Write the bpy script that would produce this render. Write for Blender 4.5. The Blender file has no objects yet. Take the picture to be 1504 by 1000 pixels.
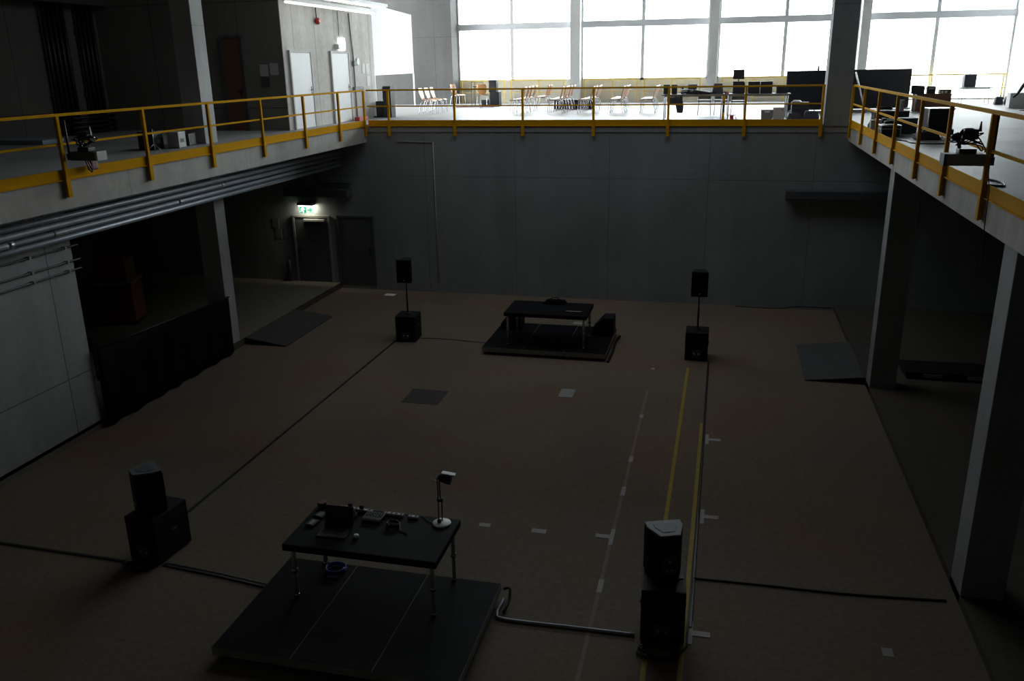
import bpy, bmesh, math, random
from mathutils import Vector, Matrix
random.seed(7)
C = bpy.context.scene.collection
PI = math.pi

# ------------------------------------------------------------------ materials
def nt(name):
    m = bpy.data.materials.new(name); m.use_nodes = True
    t = m.node_tree; t.nodes.clear()
    out = t.nodes.new('ShaderNodeOutputMaterial')
    return m, t, out
def N(t, typ, **kw):
    n = t.nodes.new(typ)
    for k, v in kw.items():
        setattr(n, k, v)
    return n
def math_n(t, op, a, b=None, c=None):
    n = N(t, 'ShaderNodeMath', operation=op)
    for i, v in enumerate((a, b, c)):
        if v is None: continue
        if isinstance(v, (int, float)): n.inputs[i].default_value = v
        else: t.links.new(v, n.inputs[i])
    return n.outputs[0]
def mixc(t, fac, a, b, blend='MIX'):
    n = N(t, 'ShaderNodeMix', data_type='RGBA', blend_type=blend)
    for sock, v in ((n.inputs[0], fac), (n.inputs[6], a), (n.inputs[7], b)):
        if isinstance(v, (int, float)): sock.default_value = v
        elif isinstance(v, tuple): sock.default_value = v if len(v) == 4 else v + (1,)
        else: t.links.new(v, sock)
    return n.outputs[2]

def plain(name, col, rough=.6, metal=0., var=.12, scale=6., bump=0., emit=None, es=0., spec=.5):
    m, t, out = nt(name)
    p = N(t, 'ShaderNodeBsdfPrincipled')
    tc = N(t, 'ShaderNodeTexCoord')
    no = N(t, 'ShaderNodeTexNoise'); no.inputs['Scale'].default_value = scale; no.inputs['Detail'].default_value = 4
    t.links.new(tc.outputs['Object'], no.inputs['Vector'])
    dark = tuple(c*(1-var) for c in col); lite = tuple(min(1, c*(1+var)) for c in col)
    t.links.new(mixc(t, no.outputs['Fac'], dark, lite), p.inputs['Base Color'])
    p.inputs['Roughness'].default_value = rough; p.inputs['Metallic'].default_value = metal
    p.inputs['Specular IOR Level'].default_value = spec
    if bump:
        b = N(t, 'ShaderNodeBump'); b.inputs['Strength'].default_value = bump; b.inputs['Distance'].default_value = .01
        t.links.new(no.outputs['Fac'], b.inputs['Height']); t.links.new(b.outputs[0], p.inputs['Normal'])
    if emit:
        p.inputs['Emission Color'].default_value = emit + (1,); p.inputs['Emission Strength'].default_value = es
    t.links.new(p.outputs[0], out.inputs[0])
    return m

def concrete(name, col, ax=('X', 'Z'), panel=(2.7, 2.65), off=(0, 0), joint=.012, jd=.55, rough=.85, stain=.35, tie=True):
    m, t, out = nt(name)
    p = N(t, 'ShaderNodeBsdfPrincipled')
    g = N(t, 'ShaderNodeNewGeometry')
    sx = N(t, 'ShaderNodeSeparateXYZ'); t.links.new(g.outputs['Position'], sx.inputs[0])
    def noise(scale, det=5, sc=None):
        n = N(t, 'ShaderNodeTexNoise'); n.inputs['Scale'].default_value = scale; n.inputs['Detail'].default_value = det
        if sc:
            mp = N(t, 'ShaderNodeMapping'); mp.inputs['Scale'].default_value = sc
            t.links.new(g.outputs['Position'], mp.inputs['Vector']); t.links.new(mp.outputs[0], n.inputs['Vector'])
        else: t.links.new(g.outputs['Position'], n.inputs['Vector'])
        return n.outputs['Fac']
    big, fine, drip = noise(.45), noise(7), noise(1.0, 4, (2.2, 2.2, .22))
    v = math_n(t, 'ADD', math_n(t, 'MULTIPLY', big, .5), math_n(t, 'ADD', math_n(t, 'MULTIPLY', fine, .2), math_n(t, 'MULTIPLY', drip, .3)))
    v = math_n(t, 'MULTIPLY', math_n(t, 'SUBTRACT', v, .5), stain*4)
    v = math_n(t, 'ADD', v, 1)
    masks = []
    for a, w, o in zip(ax, panel, off):
        if not w: continue
        u = math_n(t, 'FRACT', math_n(t, 'DIVIDE', math_n(t, 'SUBTRACT', sx.outputs[a], o), w))
        d = math_n(t, 'MULTIPLY', math_n(t, 'MINIMUM', u, math_n(t, 'SUBTRACT', 1, u)), w)
        masks.append(math_n(t, 'LESS_THAN', d, joint))
    if masks:
        jm = masks[0]
        for k in masks[1:]: jm = math_n(t, 'MAXIMUM', jm, k)
        v = math_n(t, 'MULTIPLY', v, math_n(t, 'SUBTRACT', 1, math_n(t, 'MULTIPLY', jm, jd)))
    cc = N(t, 'ShaderNodeCombineColor')
    for i, c in enumerate(col):
        t.links.new(math_n(t, 'MULTIPLY', v, c), cc.inputs[i])
    t.links.new(cc.outputs[0], p.inputs['Base Color'])
    p.inputs['Roughness'].default_value = rough
    p.inputs['Specular IOR Level'].default_value = .3
    b = N(t, 'ShaderNodeBump'); b.inputs['Strength'].default_value = .25; b.inputs['Distance'].default_value = .01
    t.links.new(fine, b.inputs['Height']); t.links.new(b.outputs[0], p.inputs['Normal'])
    t.links.new(p.outputs[0], out.inputs[0])
    return m

def floor_mat(name, c1, c2, c3, rough=.6, spec=.3):
    m, t, out = nt(name)
    p = N(t, 'ShaderNodeBsdfPrincipled'); g = N(t, 'ShaderNodeNewGeometry')
    def noise(scale, det=5, dist=0.):
        n = N(t, 'ShaderNodeTexNoise'); n.inputs['Scale'].default_value = scale; n.inputs['Detail'].default_value = det
        n.inputs['Distortion'].default_value = dist
        t.links.new(g.outputs['Position'], n.inputs['Vector']); return n.outputs['Fac']
    r = N(t, 'ShaderNodeMapRange'); r.inputs[1].default_value = .35; r.inputs[2].default_value = .7
    t.links.new(noise(.22, 5, .6), r.inputs[0])
    c = mixc(t, r.outputs[0], c1, c2)
    r2 = N(t, 'ShaderNodeMapRange'); r2.inputs[1].default_value = .5; r2.inputs[2].default_value = .75
    t.links.new(noise(.5, 6, .4), r2.inputs[0])
    c = mixc(t, r2.outputs[0], c, c3)
    f = noise(14, 6)
    c = mixc(t, .35, c, f, 'OVERLAY')
    t.links.new(c, p.inputs['Base Color'])
    p.inputs['Roughness'].default_value = rough
    p.inputs['Specular IOR Level'].default_value = spec
    b = N(t, 'ShaderNodeBump'); b.inputs['Strength'].default_value = .12; b.inputs['Distance'].default_value = .01
    t.links.new(f, b.inputs['Height']); t.links.new(b.outputs[0], p.inputs['Normal'])
    t.links.new(p.outputs[0], out.inputs[0])
    return m

def wood(name, c1, c2, rough=.5, scale=(6, 6, 1)):
    m, t, out = nt(name)
    p = N(t, 'ShaderNodeBsdfPrincipled'); tc = N(t, 'ShaderNodeTexCoord'); mp = N(t, 'ShaderNodeMapping')
    mp.inputs['Scale'].default_value = scale
    w = N(t, 'ShaderNodeTexNoise'); w.inputs['Scale'].default_value = 4; w.inputs['Distortion'].default_value = 1.5
    t.links.new(tc.outputs['Object'], mp.inputs[0]); t.links.new(mp.outputs[0], w.inputs['Vector'])
    t.links.new(mixc(t, w.outputs['Fac'], c1, c2), p.inputs['Base Color'])
    p.inputs['Roughness'].default_value = rough
    t.links.new(p.outputs[0], out.inputs[0]); return m

def glass_mat():
    m, t, out = nt('window_glass')
    tr = N(t, 'ShaderNodeBsdfTransparent'); tr.inputs[0].default_value = (.94, .96, .96, 1)
    gl = N(t, 'ShaderNodeBsdfGlossy'); gl.inputs['Roughness'].default_value = .02
    f = N(t, 'ShaderNodeFresnel'); f.inputs[0].default_value = 1.45
    k = math_n(t, 'MULTIPLY', f.outputs[0], .5)
    mx = N(t, 'ShaderNodeMixShader'); t.links.new(k, mx.inputs[0])
    t.links.new(tr.outputs[0], mx.inputs[1]); t.links.new(gl.outputs[0], mx.inputs[2]); t.links.new(mx.outputs[0], out.inputs[0])
    return m
def screen_mat():
    m, t, out = nt('projection_fabric')
    d = N(t, 'ShaderNodeBsdfDiffuse'); d.inputs[0].default_value = (.9, .91, .92, 1)
    tl = N(t, 'ShaderNodeBsdfTranslucent'); tl.inputs[0].default_value = (.9, .91, .92, 1)
    no = N(t, 'ShaderNodeTexNoise'); no.inputs['Scale'].default_value = 40
    k = math_n(t, 'ADD', math_n(t, 'MULTIPLY', no.outputs['Fac'], .05), .25)
    mx = N(t, 'ShaderNodeMixShader'); t.links.new(k, mx.inputs[0])
    t.links.new(d.outputs[0], mx.inputs[1]); t.links.new(tl.outputs[0], mx.inputs[2]); t.links.new(mx.outputs[0], out.inputs[0])
    return m

M = {}
M['floor'] = floor_mat('pit_floor', (.165, .138, .104), (.215, .165, .120), (.215, .125, .080), .7, .15)
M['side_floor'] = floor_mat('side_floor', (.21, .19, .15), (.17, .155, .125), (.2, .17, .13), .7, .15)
M['right_floor'] = floor_mat('right_side_floor', (.10, .09, .075), (.08, .07, .06), (.11, .085, .065), .75, .1)  # darker than the left side floor: under-gallery gloom put into the colour
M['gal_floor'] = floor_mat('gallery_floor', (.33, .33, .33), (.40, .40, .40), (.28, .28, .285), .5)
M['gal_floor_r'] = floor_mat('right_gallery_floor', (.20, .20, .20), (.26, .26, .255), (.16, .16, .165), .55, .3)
M['far'] = concrete('far_wall_concrete', (.27, .287, .295), ('X', 'Z'), (2.72, 20), (-5.76, 3.52), .010, .35)
M['left'] = concrete('left_wall_concrete', (.36, .37, .37), ('Y', 'Z'), (2.6, 20), (12.37, 1.22))
M['fascia'] = concrete('fascia_concrete', (.44, .43, .40), ('Y', 'Z'), (4.0, 0), (1.3, 0), .008, .35, stain=.5)
M['dark'] = concrete('dark_hall_concrete', (.145, .14, .125), ('Y', 'Z'), (2.6, 2.7), (.3, .2))
M['darkx'] = concrete('dark_cross_concrete', (.20, .19, .17), ('X', 'Z'), (2.6, 2.7), (.3, .2))
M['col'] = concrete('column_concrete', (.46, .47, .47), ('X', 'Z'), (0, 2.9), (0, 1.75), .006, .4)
M['colr'] = concrete('right_column_concrete', (.32, .335, .345), ('X', 'Z'), (0, 2.9), (0, 1.75), .006, .4)  # darker copy of the column concrete, backlit shade put into the colour
M['pil'] = concrete('pillar_concrete', (.27, .285, .29), ('X', 'Z'), (0, 3.2), (0, 4.72), .008, .4)
M['door_wall'] = concrete('core_wall_concrete', (.66, .65, .62), ('Y', 'Z'), (1.32, 0), (22.4, 0), .012, .5, stain=.5)
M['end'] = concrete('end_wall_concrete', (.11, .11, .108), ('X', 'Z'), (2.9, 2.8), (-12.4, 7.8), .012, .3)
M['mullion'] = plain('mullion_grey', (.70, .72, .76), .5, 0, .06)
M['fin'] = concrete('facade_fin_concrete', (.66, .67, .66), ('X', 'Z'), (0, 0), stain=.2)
M['parapet'] = plain('parapet_grey', (.66, .64, .58), .8, 0, .06)
M['glass'] = glass_mat(); M['screen'] = screen_mat()
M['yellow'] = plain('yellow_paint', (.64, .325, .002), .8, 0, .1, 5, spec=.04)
M['yellowpale'] = plain('bloom_paled_yellow', (.85, .62, .16), .5, 0, .08, 5)  # paler copy of the railing yellow, window bloom put into the colour
M['galblack'] = plain('haze_lifted_black', (.032, .034, .044), .6, 0, .2)  # black raised and blued: lens haze put into the base colour
M['yellowtape'] = plain('yellow_floor_line', (.40, .30, .03), .7, 0, .3, 9)
M['black'] = plain('black_plastic', (.012, .013, .017), .45, 0, .2)
M['blackfab'] = plain('black_molton', (.006, .007, .010), .95, 0, .3, 12, .3, spec=.1)
M['deck'] = plain('black_deck_ply', (.0055, .006, .0085), .7, 0, .3, 3, spec=.12)
M['grille'] = plain('speaker_grille', (.006, .007, .009), .7, 0, .4, 90, .4, spec=.2)
M['blackpaint'] = plain('black_speaker_paint', (.008, .009, .013), .6, 0, .25, 40, .2, spec=.25)
M['tophat'] = plain('dark_grey_speaker_cap', (.10, .11, .125), .6, 0, .1)
M['rubber'] = plain('black_cable_rubber', (.008, .008, .009), .5, 0, .2)
M['alu'] = plain('aluminium', (.55, .56, .58), .35, .9, .1)
M['alud'] = plain('dull_aluminium_edge', (.30, .295, .28), .55, .1, .2)
M['legalu'] = plain('pale_metal_leg', (.62, .63, .62), .4, .25, .1)
M['galv'] = plain('galvanised_pipe', (.36, .40, .46), .42, .35, .2, 3)
M['rib'] = plain('ribbed_silver_duct', (.36, .39, .44), .5, .3, .25, 4)
M['chrome'] = plain('chrome_leg', (.65, .66, .69), .25, .95, .05)
M['white'] = plain('white_paint', (.82, .83, .84), .5, 0, .04)
M['offwhite'] = plain('door_white', (.86, .87, .88), .5, 0, .04)
M['paper'] = plain('paper_white', (.92, .92, .91), .8, 0, .04)
M['greymark'] = plain('whitish_floor_tape', (.46, .45, .43), .7, 0, .35, 30)
M['faint'] = plain('faint_tape_line', (.27, .20, .165), .8, 0, .3, 12)
M['steelplate'] = plain('dark_steel_cover', (.035, .034, .032), .5, .4, .3, 8)
M['greyplate'] = plain('pale_grey_cover', (.34, .34, .33), .6, 0, .1)
M['red'] = plain('red_plastic', (.50, .03, .03), .45)
M['maroon'] = plain('maroon_plastic', (.14, .03, .045), .5)
M['blue'] = plain('blue_cable_rubber', (.03, .07, .35), .45)
M['paleblue'] = plain('pale_blue_sheet', (.30, .38, .46), .5)  # the pack's own pale blue, no emission
M['teal'] = plain('dark_teal_plastic', (.04, .14, .16), .5)
M['grey'] = plain('mid_grey_plastic', (.22, .23, .24), .6)
M['lgrey'] = plain('light_grey_plastic', (.50, .50, .49), .6)
M['dgrey'] = plain('dark_grey_plastic', (.07, .07, .075), .6)
M['doorgrey'] = plain('dark_grey_door', (.085, .09, .10), .5)
M['rampbd'] = plain('dark_ramp_board', (.055, .053, .048), .7, 0, .3, 5)
M['rampr'] = plain('dark_grey_ramp_board', (.075, .08, .082), .7, 0, .3, 5)
M['birch'] = wood('pale_birch_shell', (.62, .36, .20), (.74, .47, .29), .35)
M['orangewood'] = wood('orange_beech_shell', (.58, .27, .09), (.68, .35, .14), .35)
M['brownwood'] = wood('brown_veneer', (.22, .10, .06), (.30, .15, .09), .5)
M['redwood'] = wood('reddish_brown_door', (.16, .07, .045), (.20, .09, .055), .5)
M['trimred'] = plain('rusty_edge', (.085, .062, .048), .8, 0, .3)
M['crate'] = wood('orange_brown_crate', (.20, .075, .03), (.26, .10, .045), .6)
M['skin_screen'] = plain('dark_display', (.01, .012, .02), .2)
M['emitwhite'] = plain('lit_white_sign', (.9, .9, .85), .5, emit=(1, 1, .93), es=4.)
M['emitgreen'] = plain('lit_green_sign', (.1, .7, .4), .5, emit=(.10, .75, .40), es=.5)
M['emitpale'] = plain('lit_pale_green_sign', (.7, .95, .8), .5, emit=(.75, 1, .86), es=.95)
M['tube'] = plain('fluorescent_tube', (.95, .95, .9), .5, emit=(1, .98, .86), es=1.6)
M['lampwhite'] = plain('white_enamel', (.75, .76, .78), .4)
M['bldg'] = plain('pale_render', (.74, .78, .78), .8)
M['bldgglass'] = plain('pale_green_glazing', (.38, .60, .58), .3)
M['ext'] = plain('pale_paving', (.62, .62, .60), .9, 0, .1, 1)

# ------------------------------------------------------------------ mesh helpers
class MB:
    def __init__(s): s.b = bmesh.new()
    def _add(s, verts, faces, smooth=False):
        vs = [s.b.verts.new(v) for v in verts]
        for f in faces:
            try:
                fc = s.b.faces.new([vs[i] for i in f]); fc.smooth = smooth
            except ValueError: pass
        return vs
    def box(s, x0, x1, y0, y1, z0, z1, bev=0., mt=None):
        t = bmesh.new()
        vs = [t.verts.new((x, y, z)) for z in (z0, z1) for y in (y0, y1) for x in (x0, x1)]
        for f in ((0, 2, 3, 1), (4, 5, 7, 6), (0, 1, 5, 4), (1, 3, 7, 5), (3, 2, 6, 7), (2, 0, 4, 6)):
            t.faces.new([vs[i] for i in f])
        if bev: bmesh.ops.bevel(t, geom=t.edges[:], offset=bev, segments=2, profile=.7, affect='EDGES')
        s.merge(t, mt); return s
    def merge(s, t, mt=None):
        if mt is not None: bmesh.ops.transform(t, matrix=mt, verts=t.verts)
        me = bpy.data.meshes.new('tmp'); t.to_mesh(me); t.free(); s.b.from_mesh(me); bpy.data.meshes.remove(me)
    def prism(s, pts, z0, z1, bev=0., mt=None, top=None):
        t = bmesh.new(); n = len(pts); top = top or pts
        lo = [t.verts.new((x, y, z0)) for x, y in pts]; hi = [t.verts.new((x, y, z1)) for x, y in top]
        t.faces.new(lo[::-1]); t.faces.new(hi)
        for i in range(n): t.faces.new((lo[i], lo[(i+1) % n], hi[(i+1) % n], hi[i]))
        if bev: bmesh.ops.bevel(t, geom=t.edges[:], offset=bev, segments=2, profile=.7, affect='EDGES')
        s.merge(t, mt); return s
    def cyl(s, a, b, r, r2=None, n=12, cap=True):
        return s.tube([a, b], r, n, r2=r2, cap=cap)
    def tube(s, pts, r, n=8, closed=False, r2=None, cap=True, radii=None):
        P = [Vector(p) for p in pts]; m = len(P); rings = []
        T = []
        for i in range(m):
            a = P[i-1] if (i > 0 or closed) else P[i]; b = P[(i+1) % m] if (i < m-1 or closed) else P[i]
            d = (b-a); T.append(d.normalized() if d.length > 1e-9 else Vector((0, 0, 1)))
        up = Vector((0, 0, 1)) if abs(T[0].z) < .9 else Vector((1, 0, 0))
        u = T[0].cross(up).normalized()
        for i in range(m):
            u = (u - T[i]*u.dot(T[i])); u = u.normalized() if u.length > 1e-6 else T[i].orthogonal().normalized()
            v = T[i].cross(u)
            rr = radii[i] if radii else (r if r2 is None else r + (r2-r)*i/(m-1))
            rings.append([s.b.verts.new(P[i] + (u*math.cos(2*PI*k/n) + v*math.sin(2*PI*k/n))*rr) for k in range(n)])
        for i in range(m if closed else m-1):
            A, B = rings[i], rings[(i+1) % m]
            for k in range(n):
                f = s.b.faces.new((A[k], A[(k+1) % n], B[(k+1) % n], B[k])); f.smooth = True
        if cap and not closed:
            s.b.faces.new(rings[0][::-1]); s.b.faces.new(rings[-1])
        return s
    def lathe(s, prof, c=(0, 0, 0), n=24, mt=None):
        t = bmesh.new(); rings = []
        for r, z in prof:
            rings.append([t.verts.new((c[0]+r*math.cos(2*PI*k/n), c[1]+r*math.sin(2*PI*k/n), c[2]+z)) for k in range(n)])
        for A, B in zip(rings, rings[1:]):
            for k in range(n):
                f = t.faces.new((A[k], A[(k+1) % n], B[(k+1) % n], B[k])); f.smooth = True
        t.faces.new(rings[0][::-1]); t.faces.new(rings[-1])
        s.merge(t, mt); return s
    def quad(s, a, b, c, d): s._add([a, b, c, d], [(0, 1, 2, 3)]); return s
    def sheet(s, grid, th):      # grid[i][j] points -> thickened sheet
        n, m = len(grid), len(grid[0]); P = [[Vector(p) for p in r] for r in grid]
        nm = [[None]*m for _ in range(n)]
        for i in range(n):
            for j in range(m):
                a = P[min(i+1, n-1)][j]-P[max(i-1, 0)][j]; b = P[i][min(j+1, m-1)]-P[i][max(j-1, 0)][:] if False else P[i][min(j+1, m-1)]-P[i][max(j-1, 0)]
                nm[i][j] = a.cross(b).normalized()
        A = [[s.b.verts.new(P[i][j]+nm[i][j]*th/2) for j in range(m)] for i in range(n)]
        B = [[s.b.verts.new(P[i][j]-nm[i][j]*th/2) for j in range(m)] for i in range(n)]
        for i in range(n-1):
            for j in range(m-1):
                f = s.b.faces.new((A[i][j], A[i+1][j], A[i+1][j+1], A[i][j+1])); f.smooth = True
                f = s.b.faces.new((B[i][j], B[i][j+1], B[i+1][j+1], B[i+1][j])); f.smooth = True
        for i in range(n-1):
            s.b.faces.new((A[i][0], B[i][0], B[i+1][0], A[i+1][0])); s.b.faces.new((A[i][-1], A[i+1][-1], B[i+1][-1], B[i][-1]))
        for j in range(m-1):
            s.b.faces.new((A[0][j], A[0][j+1], B[0][j+1], B[0][j])); s.b.faces.new((A[-1][j], B[-1][j], B[-1][j+1], A[-1][j+1]))
        return s
    def build(s, name, mat, parent=None, loc=None):
        bmesh.ops.recalc_face_normals(s.b, faces=s.b.faces)
        me = bpy.data.meshes.new(name); s.b.to_mesh(me); s.b.free()
        me.materials.append(mat)
        o = bpy.data.objects.new(name, me); C.objects.link(o)
        if parent: o.parent = parent
        if loc: o.location = loc
        return o

def tag(o, label, cat, group=None, kind=None):
    o['label'] = label; o['category'] = cat
    if group: o['group'] = group
    if kind: o['kind'] = kind
    return o
def thing(name, label, cat, loc=(0, 0, 0), rz=0., group=None):
    o = bpy.data.objects.new(name, None); C.objects.link(o)
    o.empty_display_size = .1
    o.location = loc; o.rotation_euler = (0, 0, rz)
    return tag(o, label, cat, group)
def struct(name, mb, mat, parent=None, label=None):
    o = mb.build(name, mat, parent)
    if parent is None: o['kind'] = 'structure'
    if label: o['label'] = label
    return o
def sempty(name, label):
    o = bpy.data.objects.new(name, None); C.objects.link(o); o['kind'] = 'structure'; o['label'] = label
    return o
KIDS = {}
def copy_tree(o, loc, rz, label):
    r = o.copy(); C.objects.link(r); r.location = loc; r.rotation_euler = (0, 0, rz); r['label'] = label
    for ch in list(o.children):
        c = ch.copy(); C.objects.link(c); c.parent = r
        for g in list(ch.children):
            d = g.copy(); C.objects.link(d); d.parent = c
    return r
def smooth_path(pts, n=6, closed=False):
    P = [Vector(p) for p in pts]; out = []; m = len(P)
    for i in range(m if closed else m-1):
        p0 = P[i-1] if (closed or i > 0) else P[i]; p1 = P[i]; p2 = P[(i+1) % m]; p3 = P[(i+2) % m] if (closed or i+2 < m) else p2
        for k in range(n):
            t = k/n
            out.append(.5*((2*p1) + (p2-p0)*t + (2*p0-5*p1+4*p2-p3)*t*t + (3*p1-p0-3*p2+p3)*t**3))
    if not closed: out.append(P[-1])
    return out
def coil(r, turns, z0, dz, wob, seed, ell=1.0):
    rnd = random.Random(seed); pts = []
    n = 14*turns
    for k in range(n+1):
        a = 2*PI*k/14; rr = r*(1+wob*(rnd.random()-.5))
        pts.append((rr*math.cos(a)*ell, rr*math.sin(a), z0 + dz*k/n + .004*rnd.random()))
    return pts

# ------------------------------------------------------------------ dimensions
XL, XR, YF = -10.23, 3.16, 24.08          # gallery edges
WL, WR = -11.45, 3.24                     # pit wall lines below the galleries
ZG, ZC = 5.0, 12.0                        # gallery floor, ceiling
YW = 38.3                                 # window wall

# ------------------------------------------------------------------ setting: pit
struct('floor', MB().box(WL, WR, -6, YF+.1, -.2, 0), M['floor'], label='brown stained concrete floor of the sunken hall')
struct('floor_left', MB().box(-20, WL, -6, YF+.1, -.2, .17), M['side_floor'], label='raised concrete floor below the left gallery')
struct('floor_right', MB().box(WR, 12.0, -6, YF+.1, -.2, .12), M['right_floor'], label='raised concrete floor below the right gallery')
struct('wall_far', MB().box(-20, 12, YF+.07, YF+.5, -.2, ZG-.02), M['far'], label='dark grey concrete end wall of the sunken hall')
struct('wall_left', MB().box(-11.95, WL, -6, 13.0, .1, 4.5), M['left'], label='bare grey concrete wall below the left gallery')
struct('wall_lower_left', MB().box(-20.4, -20, -6, YF+.5, -.2, ZC), M['dark'])
struct('wall_right', MB().box(12.0, 12.4, -6, YF+.5, -.2, ZG), M['dark'])
struct('wall_back', MB().box(-20.4, 16.4, -6.4, -6, -.2, ZC), M['darkx'])
struct('wall_near', MB().box(-20, 12, -.4, .3, -.2, 4.6), M['dark'])
# galleries
def gal(name, x0, x1, y0, y1, z0, lab):
    o = struct(name, MB().box(x0, x1, y0, y1, z0, ZG), M['fascia'], label=lab)
    return o
gal('floor_left_gallery', -20, XL, -6, YF, 4.5, 'left gallery slab with pale concrete edge')
gal('floor_right_gallery', XR, 16, -6, YF, 4.59, 'right gallery slab with pale concrete edge')
struct('floor_near_gallery', MB().box(XL, XR, -6, .3, 4.6, ZG), M['gal_floor'])
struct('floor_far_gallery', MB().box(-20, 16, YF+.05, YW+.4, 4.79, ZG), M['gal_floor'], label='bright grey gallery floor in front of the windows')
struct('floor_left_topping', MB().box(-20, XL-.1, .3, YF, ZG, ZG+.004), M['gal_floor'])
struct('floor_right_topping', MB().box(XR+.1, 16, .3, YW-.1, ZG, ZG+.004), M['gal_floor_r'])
struct('ceiling', MB().box(-20.4, 16.4, -6.4, YW+.4, ZC, ZC+.3), M['dark'])
# step edges seen on the pit floor
struct('trim_1', MB().box(WL, WL+.012, 13.0, YF+.07, 0, .172), M['trimred'], label='reddish steel edge of the raised floor, left')
# upper walls
struct('wall_left_gallery', MB().box(-17.4, -17, -6, 21.75, ZG, ZC), M['dark'], label='dark concrete rear wall of the left gallery')
core = MB().box(-20, WL, 21.75, 28.0, ZG, ZC)
struct('wall_core', core, M['door_wall'], label='pale concrete core block with two white doors')
struct('wall_core_front', MB().box(-17, WL, 21.72, 21.752, ZG, ZC), M['darkx'])
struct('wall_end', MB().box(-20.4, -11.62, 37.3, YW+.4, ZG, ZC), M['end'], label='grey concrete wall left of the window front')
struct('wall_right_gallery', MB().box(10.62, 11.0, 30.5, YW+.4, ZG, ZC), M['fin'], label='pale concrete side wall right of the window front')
struct('wall_right_rear', MB().box(16, 16.4, -6, 31, ZG, ZC), M['dark'])
struct('wall_right_return', MB().box(11.0, 16.4, 30.5, 30.9, ZG, ZC), M['fin'])
# columns
for i, y in enumerate((17.7,)):
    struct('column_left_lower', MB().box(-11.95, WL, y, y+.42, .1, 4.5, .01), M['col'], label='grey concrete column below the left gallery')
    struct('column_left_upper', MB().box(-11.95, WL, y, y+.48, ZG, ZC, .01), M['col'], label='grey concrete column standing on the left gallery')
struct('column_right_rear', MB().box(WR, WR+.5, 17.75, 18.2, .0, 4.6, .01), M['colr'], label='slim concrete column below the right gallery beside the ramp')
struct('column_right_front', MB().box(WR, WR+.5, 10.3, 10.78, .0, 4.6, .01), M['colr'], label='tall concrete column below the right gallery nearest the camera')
struct('column_pillar', MB().box(2.53, 3.15, 24.1, 24.75, ZG-.05, ZC, .01), M['pil'], label='big dark concrete pillar at the corner of the right gallery')

# ------------------------------------------------------------------ window front
struct('wall_head', MB().box(-11.62, 10.62, YW-.1, YW+.3, 11.3, ZC), M['fin'])
bays = [(-11.62, -6.52), (-6.10, -.78), (-.40, 5.02), (5.36, 10.62)]
for i, (x0, x1) in enumerate(bays):
    low = ZG if i == 3 else 5.92
    w = sempty('window_%d' % (i+1), 'tall two-row glazing bay, number %d from the left' % (i+1))
    f = MB()
    xm = (-9.16, -3.5, 2.23, 7.86)[i]
    for a, b in ((x0, x0+.07), (xm-.07, xm+.07), (x1-.07, x1)): f.box(a, b, YW-.08, YW+.08, low, 11.3)
    f.box(x0, x1, YW-.12, YW+.10, 8.06, 8.32); f.box(x0, x1, YW-.08, YW+.08, low, low+.07); f.box(x0, x1, YW-.08, YW+.08, 11.22, 11.3)
    f.build('window_frame', M['mullion'], w)
    for a, b in ((x0+.07, xm-.07), (xm+.07, x1-.07)):
        for c, d in ((low+.07, 8.06), (8.32, 11.22)):
            MB().box(a, b, YW-.006, YW+.006, c, d).build('pane', M['glass'], w)
    if i < 3:
        struct('wall_parapet_%d' % (i+1), MB().box(x0, x1, YW-.06, YW+.2, ZG, 5.92), M['parapet'], label='low pale parapet below window bay')
for k, (a, b) in enumerate(((-6.52, -6.10), (-.78, -.40), (5.02, 5.36))):
    struct('column_window_%d' % (k+1), MB().box(a, b, YW-.55, YW+.25, ZG, ZC, .01), M['fin'], label='slender concrete fin between window bays')
# yellow rails in front of the windows
def window_rail(x0, x1, posts, lab):
    t = thing('window_railing', lab, 'railing', (0, YW-.4, ZG), 0, 'yellow rails along the windows')
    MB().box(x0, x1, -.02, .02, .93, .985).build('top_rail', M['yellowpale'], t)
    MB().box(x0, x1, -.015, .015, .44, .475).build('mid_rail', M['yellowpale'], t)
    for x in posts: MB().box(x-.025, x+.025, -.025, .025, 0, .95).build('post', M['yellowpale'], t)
window_rail(-11.5, -9.4, (-11.4, -9.45), 'yellow window railing at the far left, behind the orange chair')
window_rail(-9.2, -6.75, (-9.15, -7.9, -6.8), 'yellow window railing left of the first concrete fin')
window_rail(-5.95, -3.6, (-5.9, -4.7, -3.65), 'yellow window railing right of the first concrete fin')
window_rail(-3.4, -1.0, (-3.35, -2.2, -1.05), 'yellow window railing left of the middle concrete fin')
window_rail(-.2, 4.9, (-.15, 1.1, 2.3, 3.6, 4.85), 'yellow window railing right of the middle fin, behind the black speakers')
window_rail(5.5, 10.5, (5.6, 7.85, 10.4), 'yellow window railing in the rightmost bay, behind the thin table')
# outside
struct('ground_outside', MB().box(-60, 60, YW+.4, 140, 4.2, 4.6), M['ext'])
b = thing('building_outside', 'pale building with greenish glazing seen through the rightmost window', 'building', (16.5, 95, 4.6))
MB().box(-4, 9, 0, 8, 0, 11.8).build('wall', M['bldg'], b)
MB().box(-1.2, 6, -.15, .05, 5.6, 11).build('glazing', M['bldgglass'], b)
MB().box(-4.3, 9.3, -.3, 8.3, 11.8, 12.2).build('roof', M['bldg'], b)

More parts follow.
